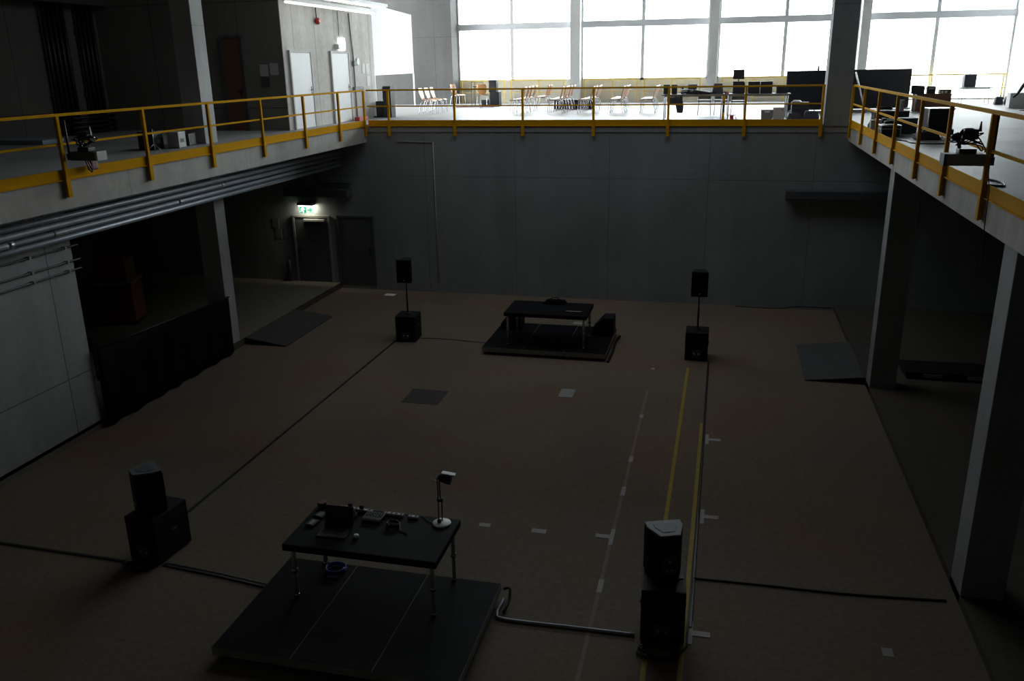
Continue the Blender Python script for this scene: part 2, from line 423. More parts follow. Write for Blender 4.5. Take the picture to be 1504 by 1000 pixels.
# ------------------------------------------------------------------ railings around the pit
def railing(lab, length, posts, loc, rz, end=None):
    # runs along local +y, local +x points to the pit
    t = thing('gallery_railing', lab, 'railing', loc, rz, 'yellow railings around the sunken hall')
    MB().box(-.03, .035, 0, length, .945, .99, .006).build('top_rail', M['yellow'], t)
    MB().box(-.02, .02, 0, length, .50, .535, .005).build('mid_rail', M['yellow'], t)
    tb = MB(); tb.box(-.018, 0, 0, length, -.03, .125); tb.box(-.02, .03, 0, length, -.045, -.03)
    tb.build('toe_board', M['yellow'], t)
    for y in posts:
        p = MB(); p.box(.0, .055, y-.03, y+.03, -.31, .95, .004); p.box(.035, .062, y-.045, y+.045, -.315, -.0)
        p.build('post', M['yellow'], t)
ly = [.3+1.1, .3+3.2, .3+5.2, .3+7.25, 11.75-.3+.3, 13.87, 15.95, 18.05, 20.15, 22.2]
railing('yellow railing along the left gallery edge above the silver pipes', 23.6, [y-.4 for y in ly]+[23.55], (XL+.005, .4, ZG), 0)
# far: local y -> world +x direction... rotate so local +y = +x world, local +x = -y world
fx = [-9.50, -7.50, -5.50, -3.50, -1.47, .53, 2.46]
x0 = XL+.06
railing('yellow railing along the far gallery edge, chairs and tables behind it', 2.50-x0, [x-x0 for x in fx], (x0, YF+.045, ZG), -PI/2)
ry = [21.75, 19.70, 17.65, 15.50, 13.58, 11.52, 9.5, 7.5, 5.5, 3.5, 1.5]
railing('yellow railing along the right gallery edge, near the flight cases', 23.3, [23.75-y for y in ry]+[.05], (XR-.005, 23.75, ZG), PI)

# ------------------------------------------------------------------ pipes and ducts
pr = [(-11.10, 4.34, .052), (-11.07, 4.22, .055), (-11.11, 4.09, .06), (-11.07, 3.97, .052), (-11.1, 3.85, .058)]
plab = ['topmost', 'second from the top', 'third from the top', 'fourth from the top', 'lowest']
for k, (x, z, r) in enumerate(pr):
    o = MB().tube([(x, 2.0, z), (x, YF-.1, z)], r*.93, 12).build('service_pipe', M['galv'])
    if k != 1:
        spans = {0: ((2.0, 11.6), (12.0, 16.5)), 2: ((2.0, 17.5),), 3: ((2.0, 11.2), (12.2, 15.8)), 4: ((2.0, 10.6),)}[k]
        for a, b_ in spans:
            n = int((b_-a)/.04); pts = [(x, a+(b_-a)*q/n, z) for q in range(n+1)]
            MB().tube(pts, r, 10, radii=[r*(1.12 if q % 2 else .95) for q in range(n+1)]).build('ribbed_sleeve', M['rib'], o)
            MB().tube([(x, b_, z), (x, b_+.12, z)], r*1.15, 12).build('coupling', M['alu'], o)
    tag(o, 'silver pipe under the left gallery edge, %s of the five' % plab[k], 'pipe', 'silver pipes below the left gallery')
for k in range(5):      # hangers
    y = 8.4 + 3.6*k
    t = MB(); t.box(-11.23, -11.20, y, y+.03, 3.78, 4.5); 
    for x, z, r in pr: t.box(-11.23, x, y, y+.03, z-r-.012, z-r)
    tag(t.build('pipe_bracket', M['galv']), 'steel hanger for the silver pipes, %s along the left gallery' % ['nearest', 'second', 'third', 'fourth', 'farthest'][k], 'bracket', 'pipe brackets')
for k, z in enumerate((3.60, 3.34, 3.17)):
    m = MB(); m.tube([(-11.40, 3, z), (-11.40, 13.12, z)], .018, 8)
    o = m.build('conduit', M['rubber'])
    for y in (11.95, 12.8): MB().box(-11.445, -11.375, y-.02, y+.02, z-.028, z+.028).build('clamp', M['alu'], o)
    tag(o, 'thin dark conduit on the left concrete wall, %s of three' % ['upper', 'middle', 'lower'][k], 'conduit', 'conduits on the left wall')
tag(MB().box(-12.95, -10.84, 23.75, 24.14, 2.9, 3.12, .02).build('ventilation_duct', M['doorgrey']), 'dark duct on the far wall above the lit exit sign', 'duct')
m = MB().tube(smooth_path([(-11.98, 24.08, 3.9), (-11.98, 24.08, 3.35), (-11.9, 24.08, 3.28), (-10.86, 24.08, 3.28)]), .035, 8)
tag(m.build('wall_pipe', M['doorgrey']), 'thin dark pipe bending along the far wall above the left duct', 'pipe')
tag(MB().box(1.71, 4.6, 23.8, 24.14, 3.08, 3.3, .02).build('ventilation_duct', M['doorgrey']), 'dark duct on the far wall at the right, running below the gallery', 'duct')
m = MB().tube([(-8.2, 24.13, .3), (-8.2, 24.13, 4.5), (-9.3, 24.13, 4.52)], .016, 6)
tag(m.build('wall_conduit', M['lgrey']), 'thin pale conduit rising up the far wall behind the left speaker', 'conduit')
# upper left pipe bundles
def bundle(lab, y0, n, z0):
    t = thing('pipe_bundle', lab, 'pipes', (-16.95, y0, ZG))
    for k in range(n): MB().tube([(.08, k*.17, z0), (.08, k*.17, 3.28)], .055, 8).build('pipe', M['black'], t)
    q = MB()
    for z in (1.0, 2.6): q.box(0, .05, -.1, n*.17, z, z+.06)
    q.build('rail', M['dgrey'], t)
bundle('bundle of dark vertical pipes on the left gallery wall, nearer the camera', 19.6, 5, .05)
bundle('bundle of dark vertical pipes on the left gallery wall, beside the corner', 20.85, 4, .05)
t = thing('pipe_rack', 'low dark stack of horizontal pipes against the left gallery wall', 'pipes', (-16.7, 20.1, ZG))
for k in range(4): MB().tube([(0, -.3, .08+.12*k), (0, 1.4, .08+.12*k)], .045, 8).build('pipe', M['black'], t)
m = MB().box(-16.95, -16.5, 3, 21.7, 8.3, 8.36); m.box(-16.95, -16.92, 3, 21.7, 8.36, 8.48); m.box(-16.53, -16.5, 3, 21.7, 8.36, 8.48)
tag(m.build('cable_tray', M['dgrey']), 'long dark cable tray high on the left gallery wall', 'cable tray')

# ------------------------------------------------------------------ doors
def door(name, lab, W, H, mat, framemat, origin, rz, hinge=1, closer=False, frame=True):
    # local x along the wall, local -y toward the viewer
    d = sempty(name, lab); d.location = origin; d.rotation_euler = (0, 0, rz)
    f = MB(); f.box(-.06, 0, -.05, .02, 0, H+.06); f.box(W, W+.06, -.05, .02, 0, H+.06); f.box(0, W, -.05, .02, H, H+.06)
    f.build('door_frame', framemat, d)
    MB().box(.004, W-.004, -.035, .0, .01, H-.004, .004).build('door_leaf', mat, d)
    hx = W-.09 if hinge > 0 else .09
    h = MB(); h.cyl((hx, -.035, 1.03), (hx, -.085, 1.03), .014); h.tube([(hx, -.08, 1.03), (hx-.12*hinge, -.08, 1.03)], .011, 8)
    h.box(hx-.02, hx+.02, -.042, -.03, .92, 1.12)
    h.build('door_handle', M['black'], d)
    if closer:
        MB().box(.3*W, .92*W, -.10, -.035, H-.12, H-.05, .006).build('door_closer', M['lgrey'], d)
    return d
# two white doors in the core wall (facing +x): local x -> world y, local -y -> world +x
door('door_1', 'white door in the core wall, nearer the camera', 1.18, 2.02, M['offwhite'], M['lgrey'], (WL+.01, 22.06, ZG), PI/2)
door('door_2', 'white door in the core wall below the lit emergency sign', 1.2, 2.02, M['offwhite'], M['lgrey'], (WL+.01, 24.62, ZG), PI/2)
door('door_3', 'dark door below the green exit sign', 1.12, 2.04, M['doorgrey'], M['alud'], (-12.84, YF+.06, .17), 0, -1, True)
door('door_4', 'dark grey door right of the exit door', 1.08, 2.06, M['doorgrey'], M['doorgrey'], (-11.36, YF+.06, .17), 0, 1, False)
door('door_5', 'reddish brown door in the dark recess of the left gallery', .54, 2.4, M['redwood'], M['doorgrey'], (-13.2, 21.71, ZG), 0, 1, False)

# green exit sign with lamp above
t = thing('exit_sign', 'lit green and white running-man exit sign above the dark door', 'sign', (-12.33, YF-.12, 2.36))
MB().box(-.26, .26, -.09, .17, .25, .33, .01).build('lamp_housing', M['black'], t)
MB().box(-.24, .24, -.05, .03, .228, .25).build('lamp_tube', M['emitwhite'], t)
MB().box(-.24, .24, -.012, .012, 0, .215, .003).build('sign_panel', M['emitpale'], t)
g = MB().box(-.22, .0, -.018, -.012, .012, .205).build('green_field', M['emitgreen'], t)
rm = MB()                                                        # running figure
def bar(mb, a, b, w, y0=-.024, y1=-.018):
    d = Vector((b[0]-a[0], b[1]-a[1])); n = Vector((-d.y, d.x)).normalized()*w/2
    p = [(a[0]+n.x, a[1]+n.y), (b[0]+n.x, b[1]+n.y), (b[0]-n.x, b[1]-n.y), (a[0]-n.x, a[1]-n.y)]
    v = [(q[0], y, q[1]) for y in (y0, y1) for q in p]
    mb._add(v, [(0, 1, 2, 3), (7, 6, 5, 4), (0, 4, 5, 1), (1, 5, 6, 2), (2, 6, 7, 3), (3, 7, 4, 0)])
for a, b, w in (((-.105, .16), (-.12, .10), .035), ((-.12, .10), (-.16, .07), .022), ((-.16, .07), (-.195, .055), .018), ((-.12, .10), (-.085, .07), .022),
                ((-.085, .07), (-.095, .03), .018), ((-.105, .155), (-.06, .14), .016), ((-.06, .14), (-.045, .115), .014), ((-.11, .155), (-.15, .15), .016), ((-.15, .15), (-.165, .12), .014)):
    bar(rm, a, b, w)
rm.prism([(-.098+.018*math.cos(k*PI/5), .183+.018*math.sin(k*PI/5)) for k in range(10)], .018, .024, mt=Matrix.Rotation(PI/2, 4, 'X'))
rm.build('running_figure', M['emitwhite'], t)
ar = MB(); bar(ar, (.05, .11), (.18, .11), .03, -.018, -.012); bar(ar, (.13, .165), (.19, .105), .026, -.018, -.012); bar(ar, (.13, .055), (.19, .115), .026, -.018, -.012)
ar.build('arrow', M['emitgreen'], t)

# sheets on the far wall, left of the exit door
for k, (x, z, w, h) in enumerate(((-13.62, 1.85, .21, .3), (-13.55, 1.52, .21, .3), (-13.27, 1.55, .21, .3))):
    tag(MB().box(x, x+w, YF+.06, YF+.07, z, z+h).build('wall_notice', M['grey']), ['upper sheet pinned on the dark wall left of the exit door', 'lower left sheet pinned on the dark wall left of the exit door', 'lower right sheet pinned on the wall, nearest the exit door'][k], 'notice', 'sheets beside the exit door')
t = thing('fire_extinguisher', 'dark fire extinguisher hanging left of the exit door', 'fire extinguisher', (-13.12, YF-.03, .30))
MB().lathe([(.06, 0), (.085, .02), (.085, .48), (.05, .56), (.025, .58)], n=16).build('cylinder', M['dgrey'], t)
MB().tube(smooth_path([(0, 0, .6), (.06, -.02, .58), (.09, -.02, .4), (.08, -.02, .2)]), .012, 6).build('hose', M['black'], t)
h = MB(); h.box(-.02, .02, -.03, .03, .57, .64); h.box(-.015, .015, -.1, 0, .62, .645); h.box(-.03, .03, .05, .1, .3, .36); h.build('valve', M['black'], t)

# things on the core wall
t = thing('emergency_sign', 'bright white emergency light box above the second white door', 'sign', (WL, 25.25, 7.12))
MB().box(.01, .05, 0, .42, 0, .34, .01).build('sign_panel', M['emitwhite'], t)
MB().box(.0, .14, -.28, -.06, .02, .16, .02).build('lamp_head', M['lampwhite'], t)
MB().tube([(.03, .05, .34), (.03, .05, 1.1)], .012, 6).build('feed_pipe', M['grey'], t)
tag(MB().lathe([(.12, 0), (.12, .02), (.1, .03)], n=20, mt=Matrix.Translation((WL, 26.62, 6.78)) @ Matrix.Rotation(PI/2, 4, 'Y')).build('round_sign', M['white']), 'small round white sign right of the emergency light', 'sign')
for k, (y0, z0, w, h) in enumerate(((26.95, 6.42, .22, .3), (27.25, 6.40, .24, .32), (27.27, 6.02, .24, .32))):
    tag(MB().box(WL, WL+.012, y0, y0+w, z0, z0+h).build('wall_notice', M['paper']), ['leftmost white sheet on the core wall near the screen', 'upper right white sheet on the core wall near the screen', 'lower right white sheet on the core wall near the screen'][k], 'notice', 'sheets on the core wall')
t = thing('fire_alarm', 'small red alarm sounder on the core wall below the strip light', 'alarm', (WL, 23.85, 7.88))
MB().lathe([(.05, 0), (.09, .03), (.09, .09), (.05, .13)], n=16, mt=Matrix.Rotation(PI/2, 4, 'Y')).build('sounder', M['red'], t)
MB().tube([(.03, 0, .09), (.03, 0, .5)], .015, 6).build('feed_cable', M['black'], t)
m = MB().tube([(WL+.03, 26.1, 8.2), (WL+.03, 26.25, 6.9), (WL+.03, 26.25, 5.0)], .022, 6)
m.box(WL, WL+.09, 26.17, 26.33, 6.65, 6.8); m.box(WL, WL+.1, 26.1, 26.75, 5.92, 6.02)
tag(m.build('wall_conduit', M['grey']), 'dark conduit running down beside the second white door', 'conduit')
tag(MB().box(0, .16, 0, .7, 0, .12, .015).build('toolbox', M['red'], loc=(WL+.15, 25.75, ZG)), 'long red box on the floor at the second white door', 'box')
for k, (x, z) in enumerate(((-12.16, 6.42), (-11.86, 6.45))):
    tag(MB().box(x, x+.24, 21.71, 21.72, z, z+.3).build('wall_notice', M['lgrey']), ['left grey sheet on the dark corner wall of the core', 'right grey sheet on the dark corner wall of the core'][k], 'notice', 'sheets on the dark corner wall')
tag(MB().box(-12.14, -11.9, 21.70, 21.72, 6.15, 6.4).build('wall_poster', M['dgrey']), 'dark poster below the grey sheets on the corner wall', 'poster')
# strip lights
def strip(lab, x, y0, y1, z):
    t = thing('strip_light', lab, 'light', (x, y0, z), 0, 'strip lights near the core wall')
    L = y1-y0
    MB().box(-.07, .07, 0, L, .03, .12, .01).build('housing', M['white'], t)
    MB().tube([(0, .05, 0), (0, L-.05, 0)], .03, 10).build('tube', M['tube'], t)
    for y in (.4, L-.4): MB().cyl((0, y, .12), (0, y, ZC-z-.02), .006, n=6).build('suspension', M['alu'], t)
strip('long white strip light hanging in front of the core wall, lower one', -11.0, 21.2, 27.2, 8.22)
strip('white strip light above and behind, ending by the screen', -10.3, 20.6, 26.4, 8.32)

# projection screen
a = Vector((-11.62, 28.35)); bq = Vector((-12.6, 35.0)); d = (bq-a); L = d.length; rz = math.atan2(d.y, d.x)
t = thing('projection_screen', 'large white projection screen on thin legs beside the core wall', 'screen', (a.x, a.y, ZG), rz)
MB().box(.06, L-.06, -.008, .008, 1.40, 3.54).build('fabric', M['screen'], t)
f = MB(); f.box(0, .06, -.02, .02, 1.34, 3.6); f.box(L-.06, L, -.02, .02, 1.34, 3.6); f.box(0, L, -.02, .02, 1.34, 1.40); f.box(0, L, -.02, .02, 3.54, 3.6)
f.build('frame', M['white'], t)
for x in (.03, L-.03):
    l = MB().box(x-.03, x+.03, -.03, .03, 0, 1.36); l.box(x-.03, x+.03, -.3, .3, 0, .03); l.build('leg', M['white'], t)

# ------------------------------------------------------------------ speakers
def cabinet(parent, W, D, H, z0=0, handles=True, name='cabinet'):
    c = MB().box(-W/2, W/2, -D/2, D/2, z0+.015, z0+H, .018).build(name, M['blackpaint'], parent)
    MB().box(-W/2+.02, W/2-.02, D/2-.004, D/2+.012, z0+.04, z0+H-.03, .004).build('grille', M['grille'], parent)
    if handles:
        for s in (-1, 1):
            h = MB(); x = s*W/2
            h.box(min(x, x+s*.006), max(x, x+s*.006), -.11, .11, z0+H*.5, z0+H*.5+.09, .002)
            h.tube([(x+s*.008, -.08, z0+H*.5+.045), (x+s*.008, .08, z0+H*.5+.045)], .009, 6)
            h.build('handle', M['black'], parent)
    bp = MB().box(-.10, .10, -D/2-.006, -D/2+.004, z0+.08, z0+.26, .002).build('connector_panel', M['dgrey'], parent)
    k = MB()
    for x in (-.05, .05): k.lathe([(.022, 0), (.022, .012), (.012, .014)], n=12, mt=Matrix.Translation((x, -D/2-.004, z0+.17)) @ Matrix.Rotation(PI/2, 4, 'X'))
    k.build('socket', M['alu'], bp)
    fe = MB()
    for x in (-W/2+.06, W/2-.06):
        for y in (-D/2+.06, D/2-.06): fe.lathe([(.02, 0), (.024, .016)], (x, y, z0), 10)
    fe.build('foot', M['rubber'], parent)
    return c
def sub(lab, loc, rz, W=.50, D=.68, H=.70):
    t = thing('subwoofer', lab, 'speaker', loc, rz, 'subwoofers on the hall floor')
    cabinet(t, W, D, H); return t
def topspk(name, lab, loc, rz, W=.40, D=.34, H=.60, back=.22, capmat='tophat', grp='loudspeakers above the subwoofers'):
    t = thing(name, lab, 'speaker', loc, rz, grp)
    pts = [(-W/2, D/2), (-W/2, D*.15), (-back/2, -D/2), (back/2, -D/2), (W/2, D*.15), (W/2, D/2)]
    MB().prism(pts, .01, H-.03, .01).build('cabinet', M['blackpaint'], t)
    MB().prism(pts, H-.03, H, .012).build('cap', M[capmat], t)
    MB().prism([(x*.6, y*.55) for x, y in pts], H-.002, H+.004, .001).build('handle_recess', M['dgrey'], t)
    MB().box(-W/2+.015, W/2-.015, D/2-.004, D/2+.014, .03, H-.05, .006).build('grille', M['grille'], t)
    p = MB().box(-back/2+.02, back/2-.02, -D/2-.005, -D/2+.004, .1, .34, .002).build('connector_panel', M['dgrey'], t)
    k = MB()
    for x, z in ((-.03, .16), (.03, .16), (.0, .27)): k.lathe([(.014, 0), (.014, .01)], n=10, mt=Matrix.Translation((x, -D/2-.004, z)) @ Matrix.Rotation(PI/2, 4, 'X'))
    k.build('socket', M['alu'], p)
    MB().box(-W/2+.03, W/2-.03, -D/2+.03, D/2-.03, 0, .01).build('foot', M['rubber'], t)
    return t
sub('black subwoofer at the left of the near stage, loudspeaker directly on top', (-7.55, 9.30, 0), math.radians(-5), .50, .68, .70)
topspk('loudspeaker', 'rounded black loudspeaker standing on the subwoofer left of the near stage', (-7.59, 9.24, .70), math.radians(-38), .40, .36, .63, .2)
sub('black subwoofer at the right of the near stage on the yellow line', (-.39, 9.02, 0), math.radians(4), .52, .60, .72)
topspk('loudspeaker', 'black loudspeaker with grey angled cap on the right near subwoofer', (-.39, 9.11, .72), math.radians(20), .44, .36, .62, .24)
def polespk(lab_s, lab_t, x, y, rz, H, tilt):
    s = sub(lab_s, (x, y, 0), rz, .52, .56, H)
    s['group'] = 'subwoofers on the hall floor'
    MB().lathe([(.05, 0), (.05, .02), (.03, .03)], (0, 0, H), 14).build('pole_mount', M['black'], s)
    t = thing('loudspeaker', lab_t, 'speaker', (x, y, H+.032), rz, 'loudspeakers above the subwoofers')
    MB().cyl((0, 0, 0), (0, 0, .50), .022).cyl((0, 0, .40), (0, 0, .95), .016).build('pole', M['black'], t)
    W, D, Ht, z = .38, .32, .58, 1.50-H-.032
    pts = [(-W/2, -D/2), (W/2, -D/2), (.12, D/2), (-.12, D/2)]
    MB().prism(pts, z, z+Ht, .015).build('cabinet', M['blackpaint'], t)
    MB().box(-W/2+.015, W/2-.015, -D/2-.012, -D/2+.004, z+.02, z+Ht-.02, .004).build('grille', M['grille'], t)
    MB().lathe([(.02, 0), (.02, .004)], n=12, mt=Matrix.Translation((0, -D/2-.012, z+.07)) @ Matrix.Rotation(PI/2, 4, 'X')).build('badge', M['alu'], t)
polespk('black subwoofer with speaker pole, at the left of the far stage', 'black loudspeaker on a pole above the far left subwoofer', -7.49, 19.5, math.radians(4), .66, 0)
polespk('black subwoofer with speaker pole, at the right of the far stage', 'black loudspeaker on a pole above the far right subwoofer', -.32, 19.4, math.radians(0), .68, 0)

# ------------------------------------------------------------------ stages and tables
def deck(lab, loc, D, grp, W=1.0, H=.2, mat='alud'):
    t = thing('stage_deck', lab, 'stage deck', loc, 0, grp)
    MB().box(.005, W-.005, .005, D-.005, H-.02, H, .002).build('deck_board', M['deck'], t)
    f = MB(); e = .02
    f.box(0.002, e, 0.002, D-.002, H-.11, H-.003); f.box(W-e, W-.002, 0.002, D-.002, H-.11, H-.003)
    f.box(e, W-e, .002, e, H-.11, H-.003); f.box(e, W-e, D-e, D-.002, H-.11, H-.003)
    f.build('edge_frame', M[mat], t)
    for x in (.08, W-.08):
        for y in (.08, D-.08): MB().cyl((x, y, 0), (x, y, H-.02), .025, n=10).build('leg', M['alud'], t)
ord3 = ['left', 'middle', 'right']
for k in range(3): deck('black stage deck under the near table, %s of three' % ord3[k], (-5.47+k*1.0, 7.29, 0), 1.95, 'stage decks of the near platform')
for k in range(3): deck('black stage deck under the far table, %s of three' % ord3[k], (-5.34+k*.995, 18.66, 0), 2.15, 'stage decks of the far platform', .993, .18)
def deck_table(lab, x0, x1, y0, y1, zb, zt, legs):
    t = thing('deck_table', lab, 'table', ((x0+x1)/2, (y0+y1)/2, zb))
    W, D, H = x1-x0, y1-y0, zt-zb
    MB().box(-W/2+.01, W/2-.01, -D/2+.01, D/2-.01, H-.02, H, .002).build('table_top', M['deck'], t)
    f = MB(); e = .025
    for a in ((-W/2, -W/2+e, -D/2, D/2), (W/2-e, W/2, -D/2, D/2), (-W/2+e, W/2-e, -D/2, -D/2+e), (-W/2+e, W/2-e, D/2-e, D/2)):
        f.box(*a, H-.09, H-.003, .002)
    f.build('edge_frame', M['deck'], t)
    for i, (x, y, z) in enumerate(legs):
        lx, ly = x-(x0+x1)/2, y-(y0+y1)/2; z -= zb
        l = MB().cyl((lx, ly, z+.36), (lx, ly, H-.02), .03, n=14).build('leg', M['legalu'], t)
        MB().cyl((lx, ly, z+.02), (lx, ly, z+.4), .024, n=12).build('inner_tube', M['alud'], l)
        MB().lathe([(.04, 0), (.04, .03), (.034, .05)], (lx, ly, z+.35), 14).build('collar', M['chrome'], l)
        MB().lathe([(.032, 0), (.032, .025), (.02, .03)], (lx, ly, z), 12).build('foot', M['chrome'], l)
deck_table('black deck table on tall metal legs carrying laptop and lamp, near stage', -5.03, -3.03, 8.33, 9.36, .2, 1.0,
           [(-4.95, 8.44, .2), (-3.11, 8.42, .2), (-4.92, 9.20, .2), (-3.09, 9.19, .2)])
deck_table('black deck table with pale legs on the far stage', -4.84, -2.85, 18.90, 20.05, .18, 1.0,
           [(-4.76, 18.98, .18), (-2.93, 18.98, .18), (-4.76, 19.95, .18), (-2.93, 19.95, .18)])

# on the near table (z = 1.0)
Z = 1.0
t = thing('laptop', 'open black laptop on the left half of the near table', 'laptop', (-4.5, 8.72, Z), math.radians(2))
MB().box(-.19, .19, -.14, .14, 0.002, .022, .004).build('base', M['black'], t)
MB().box(-.165, .165, -.04, .115, .022, .025).build('keyboard', M['dgrey'], t)
MB().box(-.06, .06, -.12, -.05, .022, .0235).build('touchpad', M['dgrey'], t)
sc = MB().box(-.19, .19, 0, .012, 0, .26, .004, Matrix.Translation((0, .14, .02)) @ Matrix.Rotation(math.radians(-14), 4, 'X')).build('lid', M['black'], t)
MB().box(-.17, .17, -.003, .0, .02, .24, 0, Matrix.Translation((0, .14, .02)) @ Matrix.Rotation(math.radians(-14), 4, 'X')).build('display', M['skin_screen'], sc)
t = thing('desk_lamp', 'black jointed desk lamp on a pale round base at the right table end', 'lamp', (-3.235, 9.21, Z))
MB().lathe([(.118, 0), (.12, .006), (.12, .018), (.112, .024), (.0301, .026)], n=32).build('base', M['lampwhite'], t)
MB().lathe([(.028, 0), (.028, .03), (.015, .04)], (-.03, 0, .025), 14).build('swivel', M['maroon'], t)
lo = MB()
for dx in (-.035, .012): lo.tube([(dx, -.01, .05), (dx+.005, -.01, .34)], .008, 8)
lo.lathe([(.02, 0), (.02, .03)], n=10, mt=Matrix.Translation((-.012, -.025, .36)) @ Matrix.Rotation(PI/2, 4, 'X'))
lo.box(-.045, .03, -.02, 0, .325, .375)
lo.build('lower_arm', M['black'], t)
ua = MB()
for dx in (-.028, .0): ua.tube([(dx, -.01, .35), (dx-.005, -.01, .66)], .008, 8)
sp = [(-.014+.014*math.cos(k*1.3), -.01+.014*math.sin(k*1.3), .40+k*.006) for k in range(36)]
ua.tube(sp, .003, 5)
ua.build('upper_arm', M['black'], t)
MB().tube([(-.115, -.01, .625), (-.03, -.01, .61)], .007, 6).build('grip', M['lampwhite'], t)
hd = MB().lathe([(.02, 0), (.05, .03), (.062, .10), (.066, .17)], n=20, mt=Matrix.Translation((-.02, -.01, .67)) @ Matrix.Rotation(math.radians(97), 4, 'Y')).build('lamp_shade', M['black'], t)
MB().box(-.03, .15, -.045, .03, .718, .735, .004, Matrix.Translation((0, 0, .01)) @ Matrix.Rotation(math.radians(5), 4, 'Y')).build('shade_top', M['lampwhite'], t)
t = thing('mixer', 'small black mixer with rows of knobs in the middle of the near table', 'mixer', (-4.14, 9.15, Z), math.radians(-3))
MB().box(-.13, .13, -.09, .09, 0.002, .05, .006).build('body', M['black'], t)
k = MB()
for i in range(7):
    for j in range(3): k.lathe([(.008, 0), (.006, .016)], (-.10+i*.033, -.02+j*.04, .05), 8)
k.build('knob', M['grey'], t); k = MB().box(-.125, .125, -.095, -.085, .02, .046)
k.build('front_strip', M['lgrey'], t)
def strip_box(lab, x0, x1, y, n):
    t = thing('power_strip', lab, 'power strip', (x0, y, Z), math.radians(-3), 'pale power strips along the rear table edge')
    L = x1-x0
    MB().box(0, L, -.025, .025, 0.002, .035, .006).build('body', M['lgrey'], t)
    k = MB()
    for i in range(n): k.lathe([(.017, 0), (.017, .003)], (L*(i+.5)/n, 0, .034), 12)
    k.build('socket', M['black'], t)
strip_box('long pale power strip along the rear edge of the near table', -4.69, -4.22, 9.32, 5)
strip_box('shorter pale power strip behind the cable coil on the near table', -4.05, -3.78, 9.29, 4)
strip_box('tiny pale power strip nearest the desk lamp', -3.71, -3.57, 9.27, 2)
for k, (x, y, zz) in enumerate(((-4.55, 9.33, 0), (-4.38, 9.31, 0))):
    tag(MB().box(-.025, .025, -.02, .02, 0.002, .05, .006).build('power_plug', M['black'], loc=(x, y, Z+.036)), ['left black plug in the long power strip', 'right black plug in the long power strip'][k], 'plug', 'plugs in the long power strip')
tag(MB().lathe([(.034, 0.002), (.036, .03), (.03, .045), (.012, .048)], n=20).build('pill_pot', M['white'], loc=(-4.18, 8.66, Z)), 'small white pot lying in front of the laptop', 'pot')
t = thing('drinking_cup', 'dark red cup at the rear left table corner', 'cup', (-4.93, 9.27, Z))
MB().lathe([(.045, 0.002), (.055, .02), (.062, .085), (.058, .09)], n=20).build('body', M['maroon'], t)
MB().lathe([(.064, .085), (.064, .098), (.058, .1)], n=20).build('rim', M['maroon'], t)
for k, (x, y, w, h, m_) in enumerate(((-4.86, 9.08, .07, .14, 'dgrey'), (-4.87, 8.86, .06, .15, 'dgrey'))):
    t = thing('audio_interface', ['dark handset with grey face behind the left table edge', 'slim dark device with grey face near the front left of the table'][k], 'device', (x, y, Z), math.radians(-12), 'small devices left of the laptop')
    MB().box(-w, w, -h/2, h/2, 0.002, .03, .005).build('body', M['black'], t)
    MB().box(-w*.5, w*.5, -h*.42, h*.3, .03, .034).build('face', M[m_ if m_ != 'dgrey' else 'grey'], t)
    MB().lathe([(.01, 0), (.008, .01)], (w*.7, h*.35, .03), 8).build('knob', M['chrome'], t)
def cable(name, lab, pts, r, mat='rubber', grp=None, cat='cable', n=8):
    return tag(MB().tube(pts, r, n).build(name, M[mat]), lab, cat, grp)
cable('cable_coil', 'black coiled cable on the near table right of the mixer', [(-3.83+p[0], 9.03+p[1], Z+p[2]) for p in coil(.075, 5, .01, .04, .35, 3, 1.1)] + [(-3.7, 8.93, Z+.008), (-3.58, 8.87, Z+.008)], .006)
cable('cable_tangle', 'tangled black cables behind the laptop on the near table', smooth_path([(-4.72+.4*random.random(), 9.02+.24*random.random(), Z+.012+.05*random.random()) for _ in range(26)], 5), .006)
cable('desk_cable', 'thin cable running from the lamp to the rear table edge', smooth_path([(-3.35, 9.2, Z+.01), (-3.45, 9.24, Z+.008), (-3.5, 9.3, Z+.008), (-3.55, 9.34, Z+.008)]), .005)
cable('blue_cable', 'coiled blue cable on the stage under the near table', [(-4.70+p[0], 9.05+p[1], .2+p[2]) for p in coil(.13, 5, .012, .06, .14, 5)], .009, 'blue')
cable('hanging_cable', 'thin black cables hanging below the near table towards the blue coil', smooth_path([(-4.95, 9.1, .9), (-4.9, 9.08, .6), (-4.82, 9.06, .4), (-4.8, 9.05, .23)]), .005)
# on the far table and stage
tag(MB().box(-.19, .19, -.035, .035, .002, .03, .006).build('wireless_receiver', M['grey'], loc=(-3.2, 19.2, Z)), 'flat grey receiver at the front right of the far table', 'device')
t = thing('gear_bag', 'low black bag at the rear of the far table', 'bag', (-3.78, 19.9, Z))
MB().prism([(-.3, -.12), (.3, -.12), (.3, .12), (-.3, .12)], .002, .10, .03, top=[(-.2, -.08), (.22, -.06), (.22, .08), (-.2, .08)]).build('body', M['blackfab'], t)
MB().tube(smooth_path([(-.12, 0, .09), (-.06, 0, .15), (.06, 0, .15), (.12, 0, .09)]), .012, 6).build('strap', M['black'], t)
def wedge(lab, x, y, rz):
    t = thing('stage_monitor', lab, 'speaker', (x, y, .18), rz, 'wedge monitors on the far stage')
    pr = [(-.26, 0), (.26, 0), (.26, .14), (-.02, .46), (-.26, .46)]
    mt = Matrix.Rotation(PI/2, 4, 'X')
    MB().prism(pr, -.24, .24, .012, mt).build('cabinet', M['blackpaint'], t)
    MB().box(-.2, .2, -.21, .21, 0, .008, 0, Matrix.Translation((.125, 0, .302)) @ Matrix.Rotation(math.radians(48.8), 4, 'Y')).build('grille', M['grille'], t)
wedge('black wedge monitor at the left end of the far stage', -4.98, 20.40, math.radians(180))
wedge('black wedge monitor at the right end of the far stage', -2.62, 20.30, math.radians(180))
